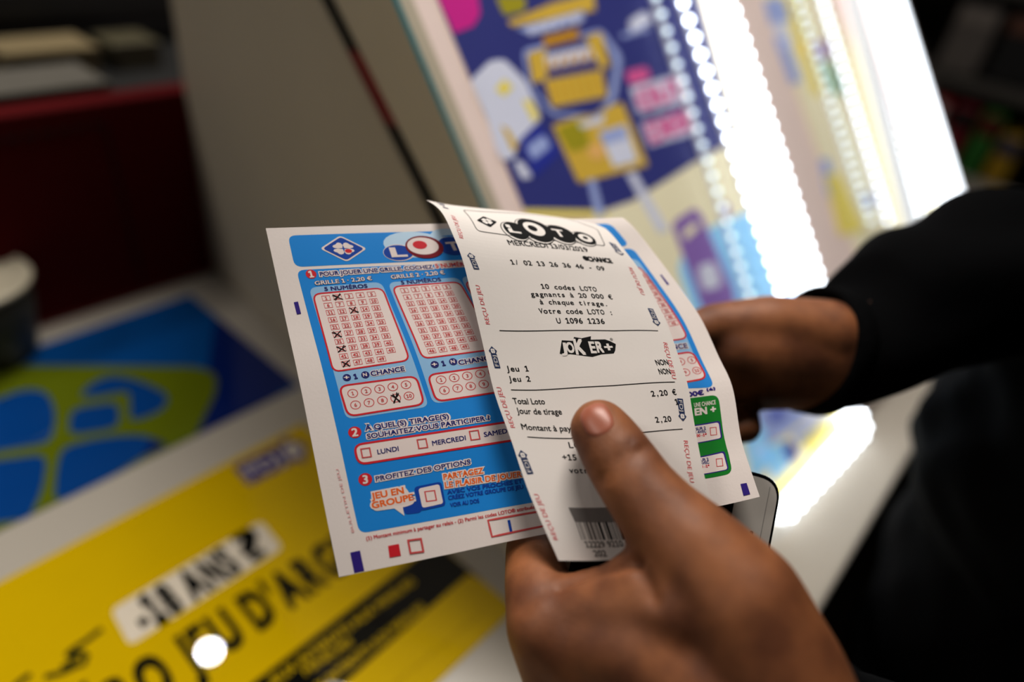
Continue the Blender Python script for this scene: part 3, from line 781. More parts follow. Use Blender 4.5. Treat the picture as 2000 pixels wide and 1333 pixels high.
ball(930, 474, 26, 17, SMAR, 5); ball(928, 473, 17, 11, SW, 6)
# section 1 heading
def numdot(x, y, r, t):
    o1 = S.inv(x, y); P.disc(o1, np.linalg.norm(S.inv(x + r, y) - o1), SR, 3); P.nat(t, o1, S.inv(x + r, y - r * .12) - o1, P.px_len((x - r, y), (x + r, y), r * 1.15), SW, 5, bold=.04)
numdot(607.5, 536, 10.5, '1')
P.text('POUR JOUER UNE GRILLE, COCHEZ', (626, 540), (846, 525), 7.6, SN, 5, bold=.025, halo=SW, halo_w=.15)
P.text('5 NUMÉROS', (852, 524), (924, 519), 7.6, SR, 5, bold=.03, halo=SW, halo_w=.15)

# the four game grids: measured off the first two
def lay(pa, pb, n): return [S.inv(*pa), S.inv(*pb)]
X_marks = {1: [2, 13, 26, 36, 46]}
def grid(card, white, c1, c5, r1, price0, price1, num0, num1, label, marks=(), chance=None, plus=None, circ=None, cmark=None, visible=True):
    P.poly(rounded([S.inv(*p) for p in card], .003), SLB, 2)
    w = [S.inv(*p) for p in white]
    P.poly(rounded(w, .0028), SW, 3); P.frame(w, .0006, SR, 4, .0028)
    A, B, C = S.inv(*c1), S.inv(*c5), S.inv(*r1)
    du = (B - A) / 4; dv = (C - A) / 9
    hu, hv = du / np.linalg.norm(du), dv / np.linalg.norm(dv)
    a, b2 = np.linalg.norm(du) * .34, np.linalg.norm(dv) * .33
    for k in range(49):
        i, j = k % 5, k // 5; q = A + du * i + dv * j
        P.frame([q - hu * a - hv * b2, q + hu * a - hv * b2, q + hu * a + hv * b2, q - hu * a + hv * b2], .00028, SRL, 4)
        P.nat(str(k + 1), q, hu, b2 * 1.2, SRL, 5, bold=.03, xs=1.05)
        if k + 1 in marks: cross(q, hu * a, hv * b2, k)
    P.text(label, price0, price1, 7.4, SW, 5, bold=.03, halo=SN, halo_w=.05)
    P.text('5 NUMÉROS', num0, num1, 7, SN, 5, bold=.03)
def cross(q, ex, ey, k):
    rr = random.Random(k)
    for s_ in range(2):
        for sg in (1, -1):
            j = lambda: (rr.random() - .5) * .5
            P.line([q - ex * (1.0 + j()) + ey * sg * (1.1 + j()), q + ex * j() * .4 + ey * j() * .4, q + ex * (1.0 + j()) - ey * sg * (1.2 + j())], .00028, INK, 6)
def chancebox(white, c1, c5, c6, text0, text1, plus, n_=10, mark=None):
    w = [S.inv(*p) for p in white]
    P.poly(rounded(w, .003), SW, 3); P.frame(w, .0007, SR, 4, .003)
    A, B, C = S.inv(*c1), S.inv(*c5), S.inv(*c6); du = (B - A) / 4; dv = C - A; r = np.linalg.norm(du) * .36
    for k in range(10):
        q = A + du * (k % 5) + dv * (k // 5)
        P.ring(q, r, .00028, SRL, 4, ry=r * .95)
        hu = du / np.linalg.norm(du); hv = np.array([-hu[1], hu[0]])
        hv = hv if hv @ dv > 0 else -hv
        P.nat(str(k + 1), q, hu, r * .8, SRL, 5, bold=.02)
        if mark == k + 1: cross(q, hu * r * .7, hv * r * .8, 91); cross(q, hu * r * .5, hv * r * .9, 17)
    x0, y0 = plus
    o1 = S.inv(x0, y0); P.disc(o1, np.linalg.norm(S.inv(x0 + 8, y0) - o1), SN, 5)
    P.text('+', (x0 - 4.6, y0 + 4), (x0 + 4.6, y0 + 3.3), 7.5, SW, 7, bold=.05)
    dx, dy = text1[0] - text0[0], text1[1] - text0[1]
    o1 = S.inv(x0 + 36, y0 - 5.5); P.disc(o1, np.linalg.norm(S.inv(x0 + 44, y0 - 5.5) - o1), SN, 5); P.text('N', (x0 + 32.5, y0 - 2), (x0 + 39.5, y0 - 3), 6.4, SW, 7, bold=.04)
    o2 = S.inv(x0 + 17, y0 - 2.2); P.nat('1', o2, S.inv(x0 + 27, y0 - 4) - o2, P.px_len(text0, text1, 9), SN, 5, bold=.05)
    P.text('CHANCE', text0, text1, 9, SN, 5, bold=.035, halo=SW, halo_w=.1)
grid([(603, 562), (745, 551), (838, 795), (676, 820)], [(611, 575), (747, 563), (800, 704), (651, 727)], (637, 583), (725.5, 575), (675.6, 711), (616, 557.5), (727, 547.5), (634.5, 568.5), (718, 562), 'GRILLE 1 · 2,20 €', marks=X_marks[1])
chancebox([(662, 755), (813, 735), (829, 790), (680, 814)], (689, 769), (793, 752), (694.5, 791.5), (725.5, 735), (790.5, 725), (677.5, 738), mark=9)
grid([(757, 552), (896, 542), (1004, 762), (846, 790)], [(766, 560.5), (897, 551), (972, 682), (825.5, 701)], (790, 568), (872, 561), (843, 686), (765, 545.5), (869, 536), (784.5, 556), (862, 549.5), 'GRILLE 2 · 2,20 €')
chancebox([(835, 733), (985, 712), (1003, 762), (852, 785)], (861.5, 742.5), (963, 727), (868, 763), (897, 713.5), (966, 702.5), (849, 712.5))
# third grid, all but its edge behind the receipt
grid([(899, 541), (1040, 530), (1140, 735), (1000, 760)], [(907, 551), (1036, 539), (1120, 662), (985, 682)], (930, 556), (1012, 549), (992, 664), (915, 535), (1015, 526), (935, 545), (1010, 539), 'GRILLE 3 · 2,20 €')
# fourth grid along the right edge
grid([(1115, 520), (1243, 505), (1378, 742), (1200, 770)], [(1130, 534), (1249, 521), (1343, 661), (1215, 676)], (1162, 553), (1258, 540), (1218, 662), (1130, 516), (1210, 508), (1140, 527), (1205, 519), 'GRILLE 4 · 2,20 €')
chancebox([(1222, 704), (1353, 687), (1381, 739), (1246, 760)], (1262, 714), (1351, 704), (1271, 735), (1281, 686), (1343, 680), (1245, 690))
# section 2
numdot(693, 845, 13, '2')
P.text('À QUEL(S) TIRAGE(S)', (714, 842), (877, 818), 9.5, SN, 5, bold=.025, halo=SW, halo_w=.13)
P.text('SOUHAITEZ-VOUS PARTICIPER ?', (718, 858), (957, 821), 9.5, SN, 5, bold=.025, halo=SW, halo_w=.13)
w = [S.inv(*p) for p in [(691, 870), (984, 826), (1120, 806), (1135, 840), (1000, 861), (700, 908)]]
P.poly(rounded(w, [.003, 0, .003, .003, 0, .003]), SW, 3); P.frame(w, .0008, SR, 4, [.003, 0, .003, .003, 0, .003][0])
def sq(x, y, s_, m=SRL, wd=.0006, fill=False, dx=(1, -.13), dy=(.2, 1)):
    o1 = S.inv(x, y); ex = S.inv(x + dx[0] * s_ / 2, y + dx[1] * s_ / 2) - o1; ey = S.inv(x + dy[0] * s_ / 2, y + dy[1] * s_ / 2) - o1
    pts = [o1 - ex - ey, o1 + ex - ey, o1 + ex + ey, o1 - ex + ey]
    if fill: P.poly(pts, m, 4, small=True)
    else: P.frame(pts, wd, m, 6)
sq(715, 885, 17); sq(825, 867, 17); sq(927, 850.5, 17)
P.text('LUNDI', (738, 888), (779, 881), 9, SN, 5, bold=.02)
P.text('MERCREDI', (845, 871), (910, 860), 9, SN, 5, bold=.02)
P.text('SAMEDI', (946, 854), (994, 846), 9, SN, 5, bold=.02)
# section 3
numdot(713.5, 937, 13.5, '3')
P.text('PROFITEZ DES OPTIONS', (735, 941), (919, 907), 9.5, SN, 5, bold=.02, halo=SW, halo_w=.14)
P.text('JEU EN', (727, 976), (789, 964), 12, SO, 6, bold=.04, halo=SW, halo_w=.16)
P.text('GROUPE', (728, 994), (808, 977), 12, SO, 6, bold=.04, halo=SW, halo_w=.16)
px([(724, 962), (790, 949), (812, 982), (796, 990), (728, 1000)], SW, 4, .002)
px([(765, 990), (786, 987), (790, 1008)], SW, 4)
px([(786, 984), (822, 975), (824, 1002), (790, 1006)], SDB, 3, .0015)
px([(808, 952), (862, 941), (871, 988), (820, 999)], SDB, 4, .0015)
px([(817, 955), (858, 946), (866, 984), (825, 993)], SW, 5, .001)
sq(841, 969.5, 19, SRL)
P.text('PARTAGEZ', (867, 938), (944, 925), 11, SO, 6, bold=.035, halo=SW, halo_w=.12)
P.text('LE PLAISIR DE JOUER', (870, 954), (1019, 932), 11, SO, 6, bold=.035, halo=SW, halo_w=.12)
for a, b2, t in (((874, 966), (1020, 944), 'avec vos proches et'), ((876, 977), (1022, 955), 'créez votre groupe de jeu'), ((880, 991), (936, 982), 'voir au dos')):
    P.text(t.upper(), a, b2, 7.5, SDB, 5, bold=.04)
P.text('(1) Montant minimum à partager au relais - (2) Parmi les codes LOTO® attribués', (716, 1056), (1044, 994), 7, SR, 4, bold=.015)
w = [S.inv(*p) for p in [(953, 1017), (1045, 1001), (1180, 978), (1186, 1005), (1057, 1029), (961, 1049)]]; P.frame(w, .0007, SRL, 4)
px([(991, 1017), (996, 1016), (1001, 1040), (996, 1041)], SDB, 4)
px([(684, 1080), (703, 1076), (708, 1103), (688, 1107)], SP, 4); px([(758, 1067), (779, 1063), (783, 1086), (761, 1090)], SR, 4); sq(812, 1067, 25, SRL, .0009)
px([(574, 591), (582, 589.5), (588, 613), (580, 614.5)], SP, 4); px([(1289, 537), (1292, 537), (1307, 556), (1303, 557)], SP, 4)
px([(1446, 946), (1458, 944), (1465, 966), (1452, 969)], SP, 4)
P.text("BULLETIN DE JEU", (692, 1040), (661, 916), 5, SPK, 4)
# right hand column
P.text('1 000 000€ ⁽⁴⁾'[2:], (1300, 780), (1398, 767), 8.5, SP, 4, bold=.04)
px([(1240, 800), (1330, 780), (1402, 771), (1412, 842), (1423, 888), (1431, 925), (1374, 936), (1250, 958)], SG, 2, [0, 0, .003, 0, 0, .003, 0, 0])
P.text('UNE CHANCE', (1356, 796), (1398, 790), 8, SW, 4, bold=.03)
P.text('EN +', (1358, 812), (1398, 806), 13, SW, 4, bold=.06)
def opt(tl, tr, br, bl):
    px([tl, tr, br, bl], SP, 3, .0012)
    c_ = [np.mean([p[0] for p in (tl, tr, br, bl)]), np.mean([p[1] for p in (tl, tr, br, bl)])]
    k = lambda p, fx=.96, fy=.88: (c_[0] + (p[0] - c_[0]) * fx, c_[1] + (p[1] - c_[1]) * fy)
    px([k(tl), k(tr), k(br), k(bl)], SW, 4, .001)
opt((1262, 842), (1406, 822), (1411, 857), (1272, 880)); opt((1275, 908), (1415, 881), (1424, 918), (1285, 940))
def sqr(x, y): sq(x, y, 13, SRL, .00035, dx=(.9, -.1), dy=(.12, 1.12))
sqr(1393, 843); sqr(1405, 904)
for (x, y), L3 in (((1360, 841), ('UNE SUR 2', 'JOUER AVEC', '00 -1*')), ((1366, 902), ('UNE SUR 2', 'JOUER AVEC', '00 -1*'))):
    P.text(L3[0], (x - 18, y + 2.5), (x + 18, y - 2.2), 5.2, SN, 5, bold=.04); P.text(L3[1], (x - 20, y + 9), (x + 19, y + 4), 5.2, SN, 5, bold=.04); P.text(L3[2], (x, y + 13.5), (x + 20, y + 11), 5, SR, 5, bold=.04)
gv, gf = sheet_grid(S, 60, 54)
slip = P.build('play_slip', extra=(gv, gf, PAPER))
tag(slip, 'white and blue lottery play slip with pen-marked number grids, held behind the receipt', 'play slip')

# ------------------------------------------------------------------ receipt
RPAP = mat('receipt_paper', (220, 213, 207), .6, var=.02, scale=50, bump=.02, bscale=700, spec=.25)
RK = mat('thermal_black', (20, 19, 19), .7, spec=.15); RR = mat('receipt_red', (206, 88, 92), .5); RN = mat('receipt_navy', (42, 56, 92), .5); RG = mat('thermal_grey', (120, 114, 110), .5)
rc_lef = [W(833, 391, .283), W(848, 400, .2765), W(863, 414, .2715), W(874, 434, .2685), W(881, 451, .2665), W(897, 488, .2638), W(908, 523, .262), W(928, 608, .258), W(948, 694, .2538), W(966, 770, .2495), W(997, 856, .244), W(1021, 930, .239), W(1039, 978, .236), W(1066, 1040, .2325), W(1091, 1096, .230)]
rc_top = [W(833, 391, .283), W(878, 400, .2845), W(940, 407, .2865), W(1020, 415, .289), W(1100, 425, .291), W(1160, 437, .2915), W(1182, 446, .291)]
rc_rig = [W(1182, 446, .291), W(1196, 458, .2865), W(1219, 488, .2805), W(1248, 525, .2765), W(1276, 577, .272), W(1305, 637, .2665), W(1328, 705, .261), W(1343, 750, .2575), W(1360, 850, .251), W(1377, 936, .2455), W(1393, 995, .242), W(1412, 1068, .238)]
rc_bot = [W(1091, 1096, .230), W(1170, 1096, .231), W(1245, 1089, .2325), W(1330, 1080, .235), W(1412, 1068, .238)]
S = Sheet(rc_top, rc_bot, rc_lef, rc_rig, .078, .150)
P = Print(S)
def za(*p): return [(820 + x / 3.507, 380 + y / 3.507) for x, y in p]
T = P.text
# logo cartouche
w = [S.inv(*p) for p in za((293, 107), (700, 133), (1000, 165), (1215, 240), (1272, 356), (900, 315), (655, 287), (392, 250))]
P.frame(w, .0003, RK, 3, .002)
def rball(x, y, rx_, ry_, m, layer):
    o1 = S.inv(x, y); ex = S.inv(x + rx_, y + rx_ * .12) - o1; ey = perp(S.inv(x, y - ry_) - o1, ex); P.disc(o1, np.linalg.norm(ex), m, layer, ry=ey, ax=ex, seg=32)
for x, y, rx_, ry_ in ((1008, 450, 23, 14), (1046, 448, 31, 17.5), (1096, 456.5, 25, 14), (1142, 465.5, 19, 10.5)):
    rball(x - 2.5, y + 1.2, rx_ + 2.6, ry_ + 1.8, RK, 2); rball(x - 2.2, y + 1, rx_ + 1.4, ry_ + 1.0, RPAP, 3); rball(x, y, rx_, ry_, RK, 4)
P.text('L', (997, 454), (1017, 456.5), 13, RPAP, 6, bold=.05); P.text('T', (1087, 461.5), (1106, 464), 12, RPAP, 6, bold=.05)
rball(1043, 447, 19.5, 11, RPAP, 5); rball(1040, 446.5, 8.5, 5, RK, 6); rball(1143, 465.5, 12.5, 6.8, RPAP, 5); rball(1143, 465.3, 4.5, 2.6, RK, 6)
c = S.inv(951, 432.5); P.clover_diamond(c, S.inv(971, 434) - c, S.inv(944, 423) - c, RK, RPAP, 2)
MONO = .62
T('MERCREDI 13/03/2019', (994.5, 478.5), (1150, 493), 8.6, RK, 3, bold=.012)
o1 = S.inv(1144, 505); P.disc(o1, np.linalg.norm(S.inv(1150, 506) - o1), RK, 3, ry=.0012)
T('CHANCE', (1151, 510.5), (1197, 514.5), 8, RK, 3, bold=.06)
T('1/ 02 13 26 36 46 - 09', (998, 516.5), (1183, 529.5), 8.2, RK, 3, mono=MONO, bold=.014)
T('10 codes LOTO', (1057, 564), (1167, 570), 8.6, RK, 3, mono=MONO, bold=.014)
T('gagnants à 20 000 €', (1037, 579), (1197.5, 585), 8.6, RK, 3, mono=MONO, bold=.014)
T('à chaque tirage.', (1054.5, 594.5), (1189, 598.5), 8.8, RK, 3, mono=MONO, bold=.014)
T('Votre code LOTO :', (1053.5, 612.5), (1199, 615.5), 9.4, RK, 3, mono=MONO, bold=.014)
T('U 1096 1236', (1088, 632), (1182.5, 633), 10, RK, 3, mono=MONO, bold=.016)
P.line(P.uv([(975.5, 646), (1080, 646), (1200, 646.5), (1285, 646.6)]), .0003, RK, 3)
# JOKER+ word mark: white letters on a ragged black block
px = lambda pts, m, l=2, r=0.0, small=False: P.pxpoly(pts, m, l, r, small)
px(za((958, 1092), (972, 1000), (1046, 1004), (1056, 978), (1108, 986), (1172, 972), (1170, 996), (1268, 994), (1302, 1006), (1342, 1026), (1338, 1070), (1328, 1090), (1244, 1096), (1182, 1114), (1120, 1106), (1030, 1094), (988, 1100)), RK, 2)
for t, a, b2, h in (('J', (976, 1082), (1006, 1084), 18), ('O', (1014, 1084), (1062, 1084), 19), ('K', (1074, 1094), (1136, 1096), 28), ('E', (1176, 1086), (1210, 1086), 21), ('R', (1220, 1082), (1262, 1082), 20), ('+', (1276, 1078), (1326, 1076), 17)):
    (p0,), (p1,) = za(a), za(b2); T(t, p0, p1, h, RPAP, 4, bold=.05)
T('®', za((1305, 1003))[0], za((1324, 1003))[0], 5, RK, 3)
T('Jeu 1', (988, 725.5), (1034.5, 725.5), 10.4, RK, 3, mono=MONO, bold=.014); T('Jeu 2', (992.5, 745.5), (1037.5, 745.5), 10.4, RK, 3, mono=MONO, bold=.014)
T('NON', (1283, 714), (1306.5, 713), 10.5, RK, 3, bold=.015); T('NON', (1288.5, 731.5), (1310.5, 731), 10.5, RK, 3, bold=.015)
P.line(P.uv([(998, 762), (1045, 762.5), (1090, 760), (1200, 753.5), (1318, 746.6)]), .0003, RK, 3)
T('2,20 €', (1272.5, 775), (1322, 771.5), 10.5, RK, 3, mono=MONO, bold=.014)
T('Total Loto', (1003.5, 789), (1065, 790), 11.2, RK, 3, bold=.012); T('Jour de tirage', (1010.5, 808), (1098, 810), 11.2, RK, 3, bold=.012)
o1 = S.inv(1321.5, 785.5); P.nat('1', o1, S.inv(1340, 784.5) - o1, P.px_len((1310, 790), (1330, 789), 11), RK, 3, bold=.014); T('2,20', (1280.5, 826), (1312.5, 823.5), 10.8, RK, 3, mono=MONO, bold=.014)
T('Montant à payer', (1020, 839), (1131, 843), 11, RK, 3, bold=.012)
P.line(P.uv([(1030, 854), (1111, 857), (1180, 853), (1246, 846), (1333, 838.5)]), .0003, RK, 3)
T('LOTO du samedi -', (1111, 875.5), (1275, 874), 11, RK, 3, mono=MONO, bold=.014)
T('+15 000 000 €', (1099, 899), (1222, 900), 11, RK, 3, mono=MONO, bold=.014); T('votre chance', (1112, 924.5), (1225, 926), 11, RK, 3, mono=MONO, bold=.014)
px([(1110, 992), (1260, 990), (1270, 1020), (1123, 1020)], RG, 2)
rr = random.Random(8); x = 0.0
while x < 1.0:
    wd = rr.choice([.008, .012, .02, .03]); f = lambda t, y: (1124 + 150 * t + (y - 1020) * .34, y)
    px([f(x, 1020), f(x + wd, 1020), f(x + wd, 1055), f(x, 1055)], RG if rr.random() < .6 else RK, 2, small=True); x += wd + rr.choice([.012, .02, .035])
T('12229 9210 95', (1145, 1070), (1237, 1067), 12, RG, 3, bold=.03); T('202', (1162, 1088), (1186, 1087.5), 12, RG, 3, bold=.03)
for p0, p1, h in (((905.5, 467), (888, 423), 8), ((957, 634), (936, 558), 8.5), ((1006, 836), (978, 757), 9), ((1090, 1055), (1051, 966), 9)):
    T('REÇU DE JEU', p0, p1, h * .85, RR, 3)
for p0, p1, h in (((1227, 522), (1252, 575), 7), ((1295, 669), (1313, 740), 8.5), ((1335, 861), (1348, 943), 9)):
    T('REÇU DE JEU', p0, p1, h * .85, RR, 3)
P.fdj((931, 527), (917, 494), 10, RN, RPAP, 2); P.fdj((972, 720), (960, 677), 11, RN, RPAP, 2); P.fdj((1036, 927), (1017, 880), 12, RN, RPAP, 2)
P.fdj((1195, 475), (1214, 499), 7, RN, RPAP, 2); P.fdj((1270, 603), (1285, 637), 9, RN, RPAP, 2); P.fdj((1328, 779), (1334, 823), 11, RN, RPAP, 2)
P.fdj((872, 408), (858, 396), 5, RN, RPAP, 2)
gv, gf = sheet_grid(S, 50, 90)
rec = P.build('receipt', extra=(gv, gf, RPAP))
tag(rec, 'long white printed game receipt with curled top, pinned under the thumb', 'receipt')

# ------------------------------------------------------------------ phone
tr, br = W(1531, 938, .2680), W(1474, 1236, .2595)
dn = (br - tr) / np.linalg.norm(br - tr)
lf = W(1060, 1032, .2605) - tr; lf -= dn * (lf @ dn); lf /= np.linalg.norm(lf)
ph = Plane(tr, -lf, dn)                    # u to the right (towards the phone's top), v down its short side
wid, lng, thk = .0585, .0780, .0080
t = empty('smartphone', tuple(tr + lf * lng / 2 + dn * wid / 2)); tag(t, 'black-rimmed smartphone with a white front, gripped under the papers', 'phone')
def pbox(name, u0, u1, v0, v1, z0, z1, r, m, seg=8, bev=0.0):
    bm = bmesh.new(); c = rounded([(u0, v0), (u1, v0), (u1, v1), (u0, v1)], r, seg)
    pts = [ph.O + ph.U * p[0] + ph.V * p[1] + ph.N * z0 for p in c]
    prism(bm, pts, ph.N * (z1 - z0))
    if bev: bmesh.ops.bevel(bm, geom=[e for e in bm.edges if len(e.link_faces) == 2 and e.calc_face_angle() > 1.2], offset=bev, segments=2, affect='EDGES', profile=.5)
    return from_bm(name, bm, m, t, False)
pbox('case', -lng, 0, 0, wid, -thk, 0, .0095, mat('phone_black', (10, 10, 11), .18), bev=.0008)
pbox('front_glass', -lng + .0012, -.0014, .0014, wid - .0014, 0, .0004, .0085, mat('phone_white', (196, 190, 182), .25))
pbox('screen', -lng + .0035, -.0178, .004, wid - .004, .0004, .0006, .0005, mat('phone_screen', (5, 5, 6), .1))
pbox('earpiece', -.0095, -.0082, wid * .38, wid * .62, .0004, .0006, .0006, mat('phone_grille', (40, 40, 40), .4))
pbox('bezel_line', -.0052, -.0049, .004, wid - .004, .0004, .00045, .0001, mat('phone_seam', (150, 146, 140), .3))

# ------------------------------------------------------------------ the person
_t = bmesh.new(); bmesh.ops.create_icosphere(_t, subdivisions=3, radius=1); ICO = [v.co.copy() for v in _t.verts]; _t.free()
def hull_chain(bm, chain):
    """tapered round limbs from ball to ball"""
    for (p0, r0), (p1, r1) in zip(chain[:-1], chain[1:]):
        t_ = bmesh.new()
        for p, r in ((p0, r0), (p1, r1)):
            for c_ in ICO: t_.verts.new(c_ * r + Vector(p))
        bmesh.ops.convex_hull(t_, input=t_.verts[:])
        used = {}
        for f in t_.faces:
            vs = []
            for v in f.verts:
                if v not in used: used[v] = bm.verts.new(v.co)
                vs.append(used[v])
            bm.faces.new(vs)
        t_.free()
def ell(bm, c, r3, seg=3):
    q = bmesh.ops.create_icosphere(bm, subdivisions=seg, radius=1)['verts']
    for v in q: v.co = Vector((c[0] + v.co.x * r3[0], c[1] + v.co.y * r3[1], c[2] + v.co.z * r3[2]))
def melt(bm, voxel, smooth, name):
    me = bpy.data.meshes.new(name); bm.to_mesh(me); bm.free()
    o = bpy.data.objects.new(name, me); COL.objects.link(o)
    r = o.modifiers.new('r', 'REMESH'); r.mode = 'VOXEL'; r.voxel_size = voxel
    s_ = o.modifiers.new('s', 'SMOOTH'); s_.factor = .5; s_.iterations = smooth
    dg = bpy.context.evaluated_depsgraph_get(); dg.update()
    m2 = bpy.data.meshes.new_from_object(o.evaluated_get(dg)); bpy.data.objects.remove(o); bpy.data.meshes.remove(me)
    m2.name = name
    m2.polygons.foreach_set('use_smooth', [True] * len(m2.polygons))
    return m2
K = lambda *L: [(W(x, y, d), r) for x, y, d, r in L]
bm = bmesh.new()
# left hand
thumb = K((1171, 838, .2348, .0104), (1186, 860, .2332, .0113), (1210, 898, .2296, .0122), (1254, 963, .2232, .0127), (1300, 1020, .2185, .0142), (1350, 1075, .214, .0166), (1440, 1182, .208, .0205), (1505, 1325, .205, .0228), (1540, 1500, .205, .029))
hull_chain(bm, thumb)
wristL = (W(1530, 1530, .212), .0300)
index = K((1074, 1224, .2275, .0148), (1052, 1150, .2395, .0122), (1040, 1075, .2585, .0104), (1048, 1030, .2715, .0100), (1115, 965, .2910, .0092), (1195, 935, .2915, .0080))
middle = K((1110, 1345, .237, .0145), (1090, 1270, .262, .012), (1090, 1205, .2860, .0104), (1160, 1090, .2985, .0094), (1240, 1045, .2985, .0082))
ring = K((1165, 1425, .250, .0135), (1140, 1350, .283, .0112), (1130, 1300, .3030, .0100), (1210, 1190, .310, .0090), (1290, 1140, .3075, .0079))
pinky = K((1225, 1490, .264, .0120), (1210, 1430, .292, .0098), (1210, 1390, .3080, .0088), (1275, 1300, .313, .0080), (1340, 1250, .310, .0070))
for f in (index, middle, ring, pinky):
    hull_chain(bm, f); hull_chain(bm, [f[0], (wristL[0] + (f[0][0] - wristL[0]) * .3, .021), wristL])
hull_chain(bm, K((1210, 1185, .2200, .0135), (1340, 1120, .2150, .0165), (1450, 1230, .2085, .0205)))
hull_chain(bm, K((1120, 1200, .2265, .0130), (1230, 1190, .2190, .0150), (1330, 1180, .2140, .0180)))
hull_chain(bm, K((1120, 1240, .2260, .0150), (1260, 1270, .2160, .0195), (1400, 1380, .2100, .0250)))
hull_chain(bm, K((1130, 1330, .2340, .0150), (1270, 1380, .2230, .0200), (1420, 1460, .2140, .0250)))
hull_chain(bm, [index[0], middle[0], ring[0], pinky[0]])
elbowL = np.array([.300, -.215, 1.10]); shL = np.array([.40, -.215, 1.40])
hull_chain(bm, [wristL, (elbowL, .040), (shL, .050)])
# right hand, behind the papers
wristR = (W(1640, 695, .362), .0285)
hull_chain(bm, [wristR] + K((1560, 690, .359, .0285), (1490, 690, .356, .0280), (1420, 690, .352, .0240)))
hull_chain(bm, K((1610, 660, .350, .020), (1500, 640, .346, .0165), (1400, 640, .343, .0125), (1330, 660, .335, .0105), (1290, 690, .330, .0090)))   # thumb
for L in (((1410, 640, .368, .013), (1330, 660, .374, .0095), (1290, 720, .362, .0085), (1310, 780, .350, .0078)),
          ((1415, 690, .366, .013), (1350, 730, .374, .0095), (1330, 780, .360, .0085), (1360, 830, .348, .0078)),
          ((1425, 735, .362, .012), (1390, 780, .368, .0092), (1385, 830, .354, .0083), (1420, 850, .343, .0076)),
          ((1450, 760, .356, .0115), (1440, 800, .358, .0090), (1452, 822, .350, .0084), (1458, 838, .344, .0074))):
    f = K(*L); hull_chain(bm, [wristR, f[0]]); hull_chain(bm, f)
elbowR = np.array([.690, -.085, 1.27]); shR = np.array([.775, -.17, 1.41])
hull_chain(bm, [wristR, (W(1900, 560, .402), .032), (elbowR, .038), (shR, .052)])
# trunk, neck, head (mostly under the jacket)
cxT = .59
hull_chain(bm, [(shL, .05), (np.array([cxT, -.17, 1.43]), .06), (shR, .05)])
ell(bm, (cxT, -.16, 1.26), (.155, .085, .22)); ell(bm, (cxT, -.17, 1.02), (.145, .085, .16))
hull_chain(bm, [(np.array([cxT, -.17, 1.42]), .058), (np.array([cxT, -.155, 1.56]), .054)])
hc = np.array([cxT - .005, -.135, 1.68])
ell(bm, hc + [0, -.01, .02], (.074, .092, .095)); ell(bm, hc + [0, .022, -.055], (.052, .062, .062))
hull_chain(bm, [(hc + [0, .08, .02], .010), (hc + [0, .100, -.018], .0135)])
for s_ in (-1, 1): hull_chain(bm, [(hc + [s_ * .074, -.012, .022], .010), (hc + [s_ * .073, -.010, -.018], .008)])
hull_chain(bm, [(hc + [-.020, .076, -.055], .008), (hc + [.020, .076, -.055], .008)])
for s_ in (-1, 1): hull_chain(bm, [(hc + [s_ * .05, .066, .040], .008), (hc + [s_ * .018, .080, .036], .008)])
body_me = melt(bm, .0019, 7, 'person')

# creases: push the skin in along short lines
N_ = len(body_me.vertices)
co = np.empty(N_ * 3); body_me.vertices.foreach_get('co', co); co = co.reshape(-1, 3)
no = np.empty(N_ * 3); body_me.vertices.foreach_get('normal', no); no = no.reshape(-1, 3)
X, Y, D = project(co); vis = (((co - CAM) * no).sum(1) < 0) & (D < .30) & (D > .05)
def crease(pl, width, depth):
    global co
    best = np.full(N_, 1e9)
    for (x0, y0), (x1, y1) in zip(pl[:-1], pl[1:]):
        dx, dy = x1 - x0, y1 - y0; L2 = dx * dx + dy * dy
        t_ = np.clip(((X - x0) * dx + (Y - y0) * dy) / L2, 0, 1); best = np.minimum(best, np.hypot(X - x0 - t_ * dx, Y - y0 - t_ * dy))
    w_ = np.exp(-(best / width) ** 2) * vis
    co = co - no * (w_ * depth)[:, None]
crease([(1165, 935), (1180, 925), (1205, 905), (1235, 885), (1262, 872)], 6, .0011)
crease([(1172, 945), (1200, 932), (1235, 905), (1262, 885)], 5, .0008)
crease([(1160, 915), (1195, 893), (1235, 868)], 5, .0006)
crease([(1090, 1148), (1115, 1135), (1150, 1120), (1200, 1108), (1245, 1098)], 9, .0022)
crease([(1020, 1190), (1040, 1170), (1075, 1150)], 12, .0006)
crease([(1240, 1100), (1262, 1135), (1275, 1170)], 14, .0016)
crease([(1140, 800), (1128, 825), (1135, 850)], 4, .0004)
body_me.vertices.foreach_set('co', co.ravel()); body_me.update()

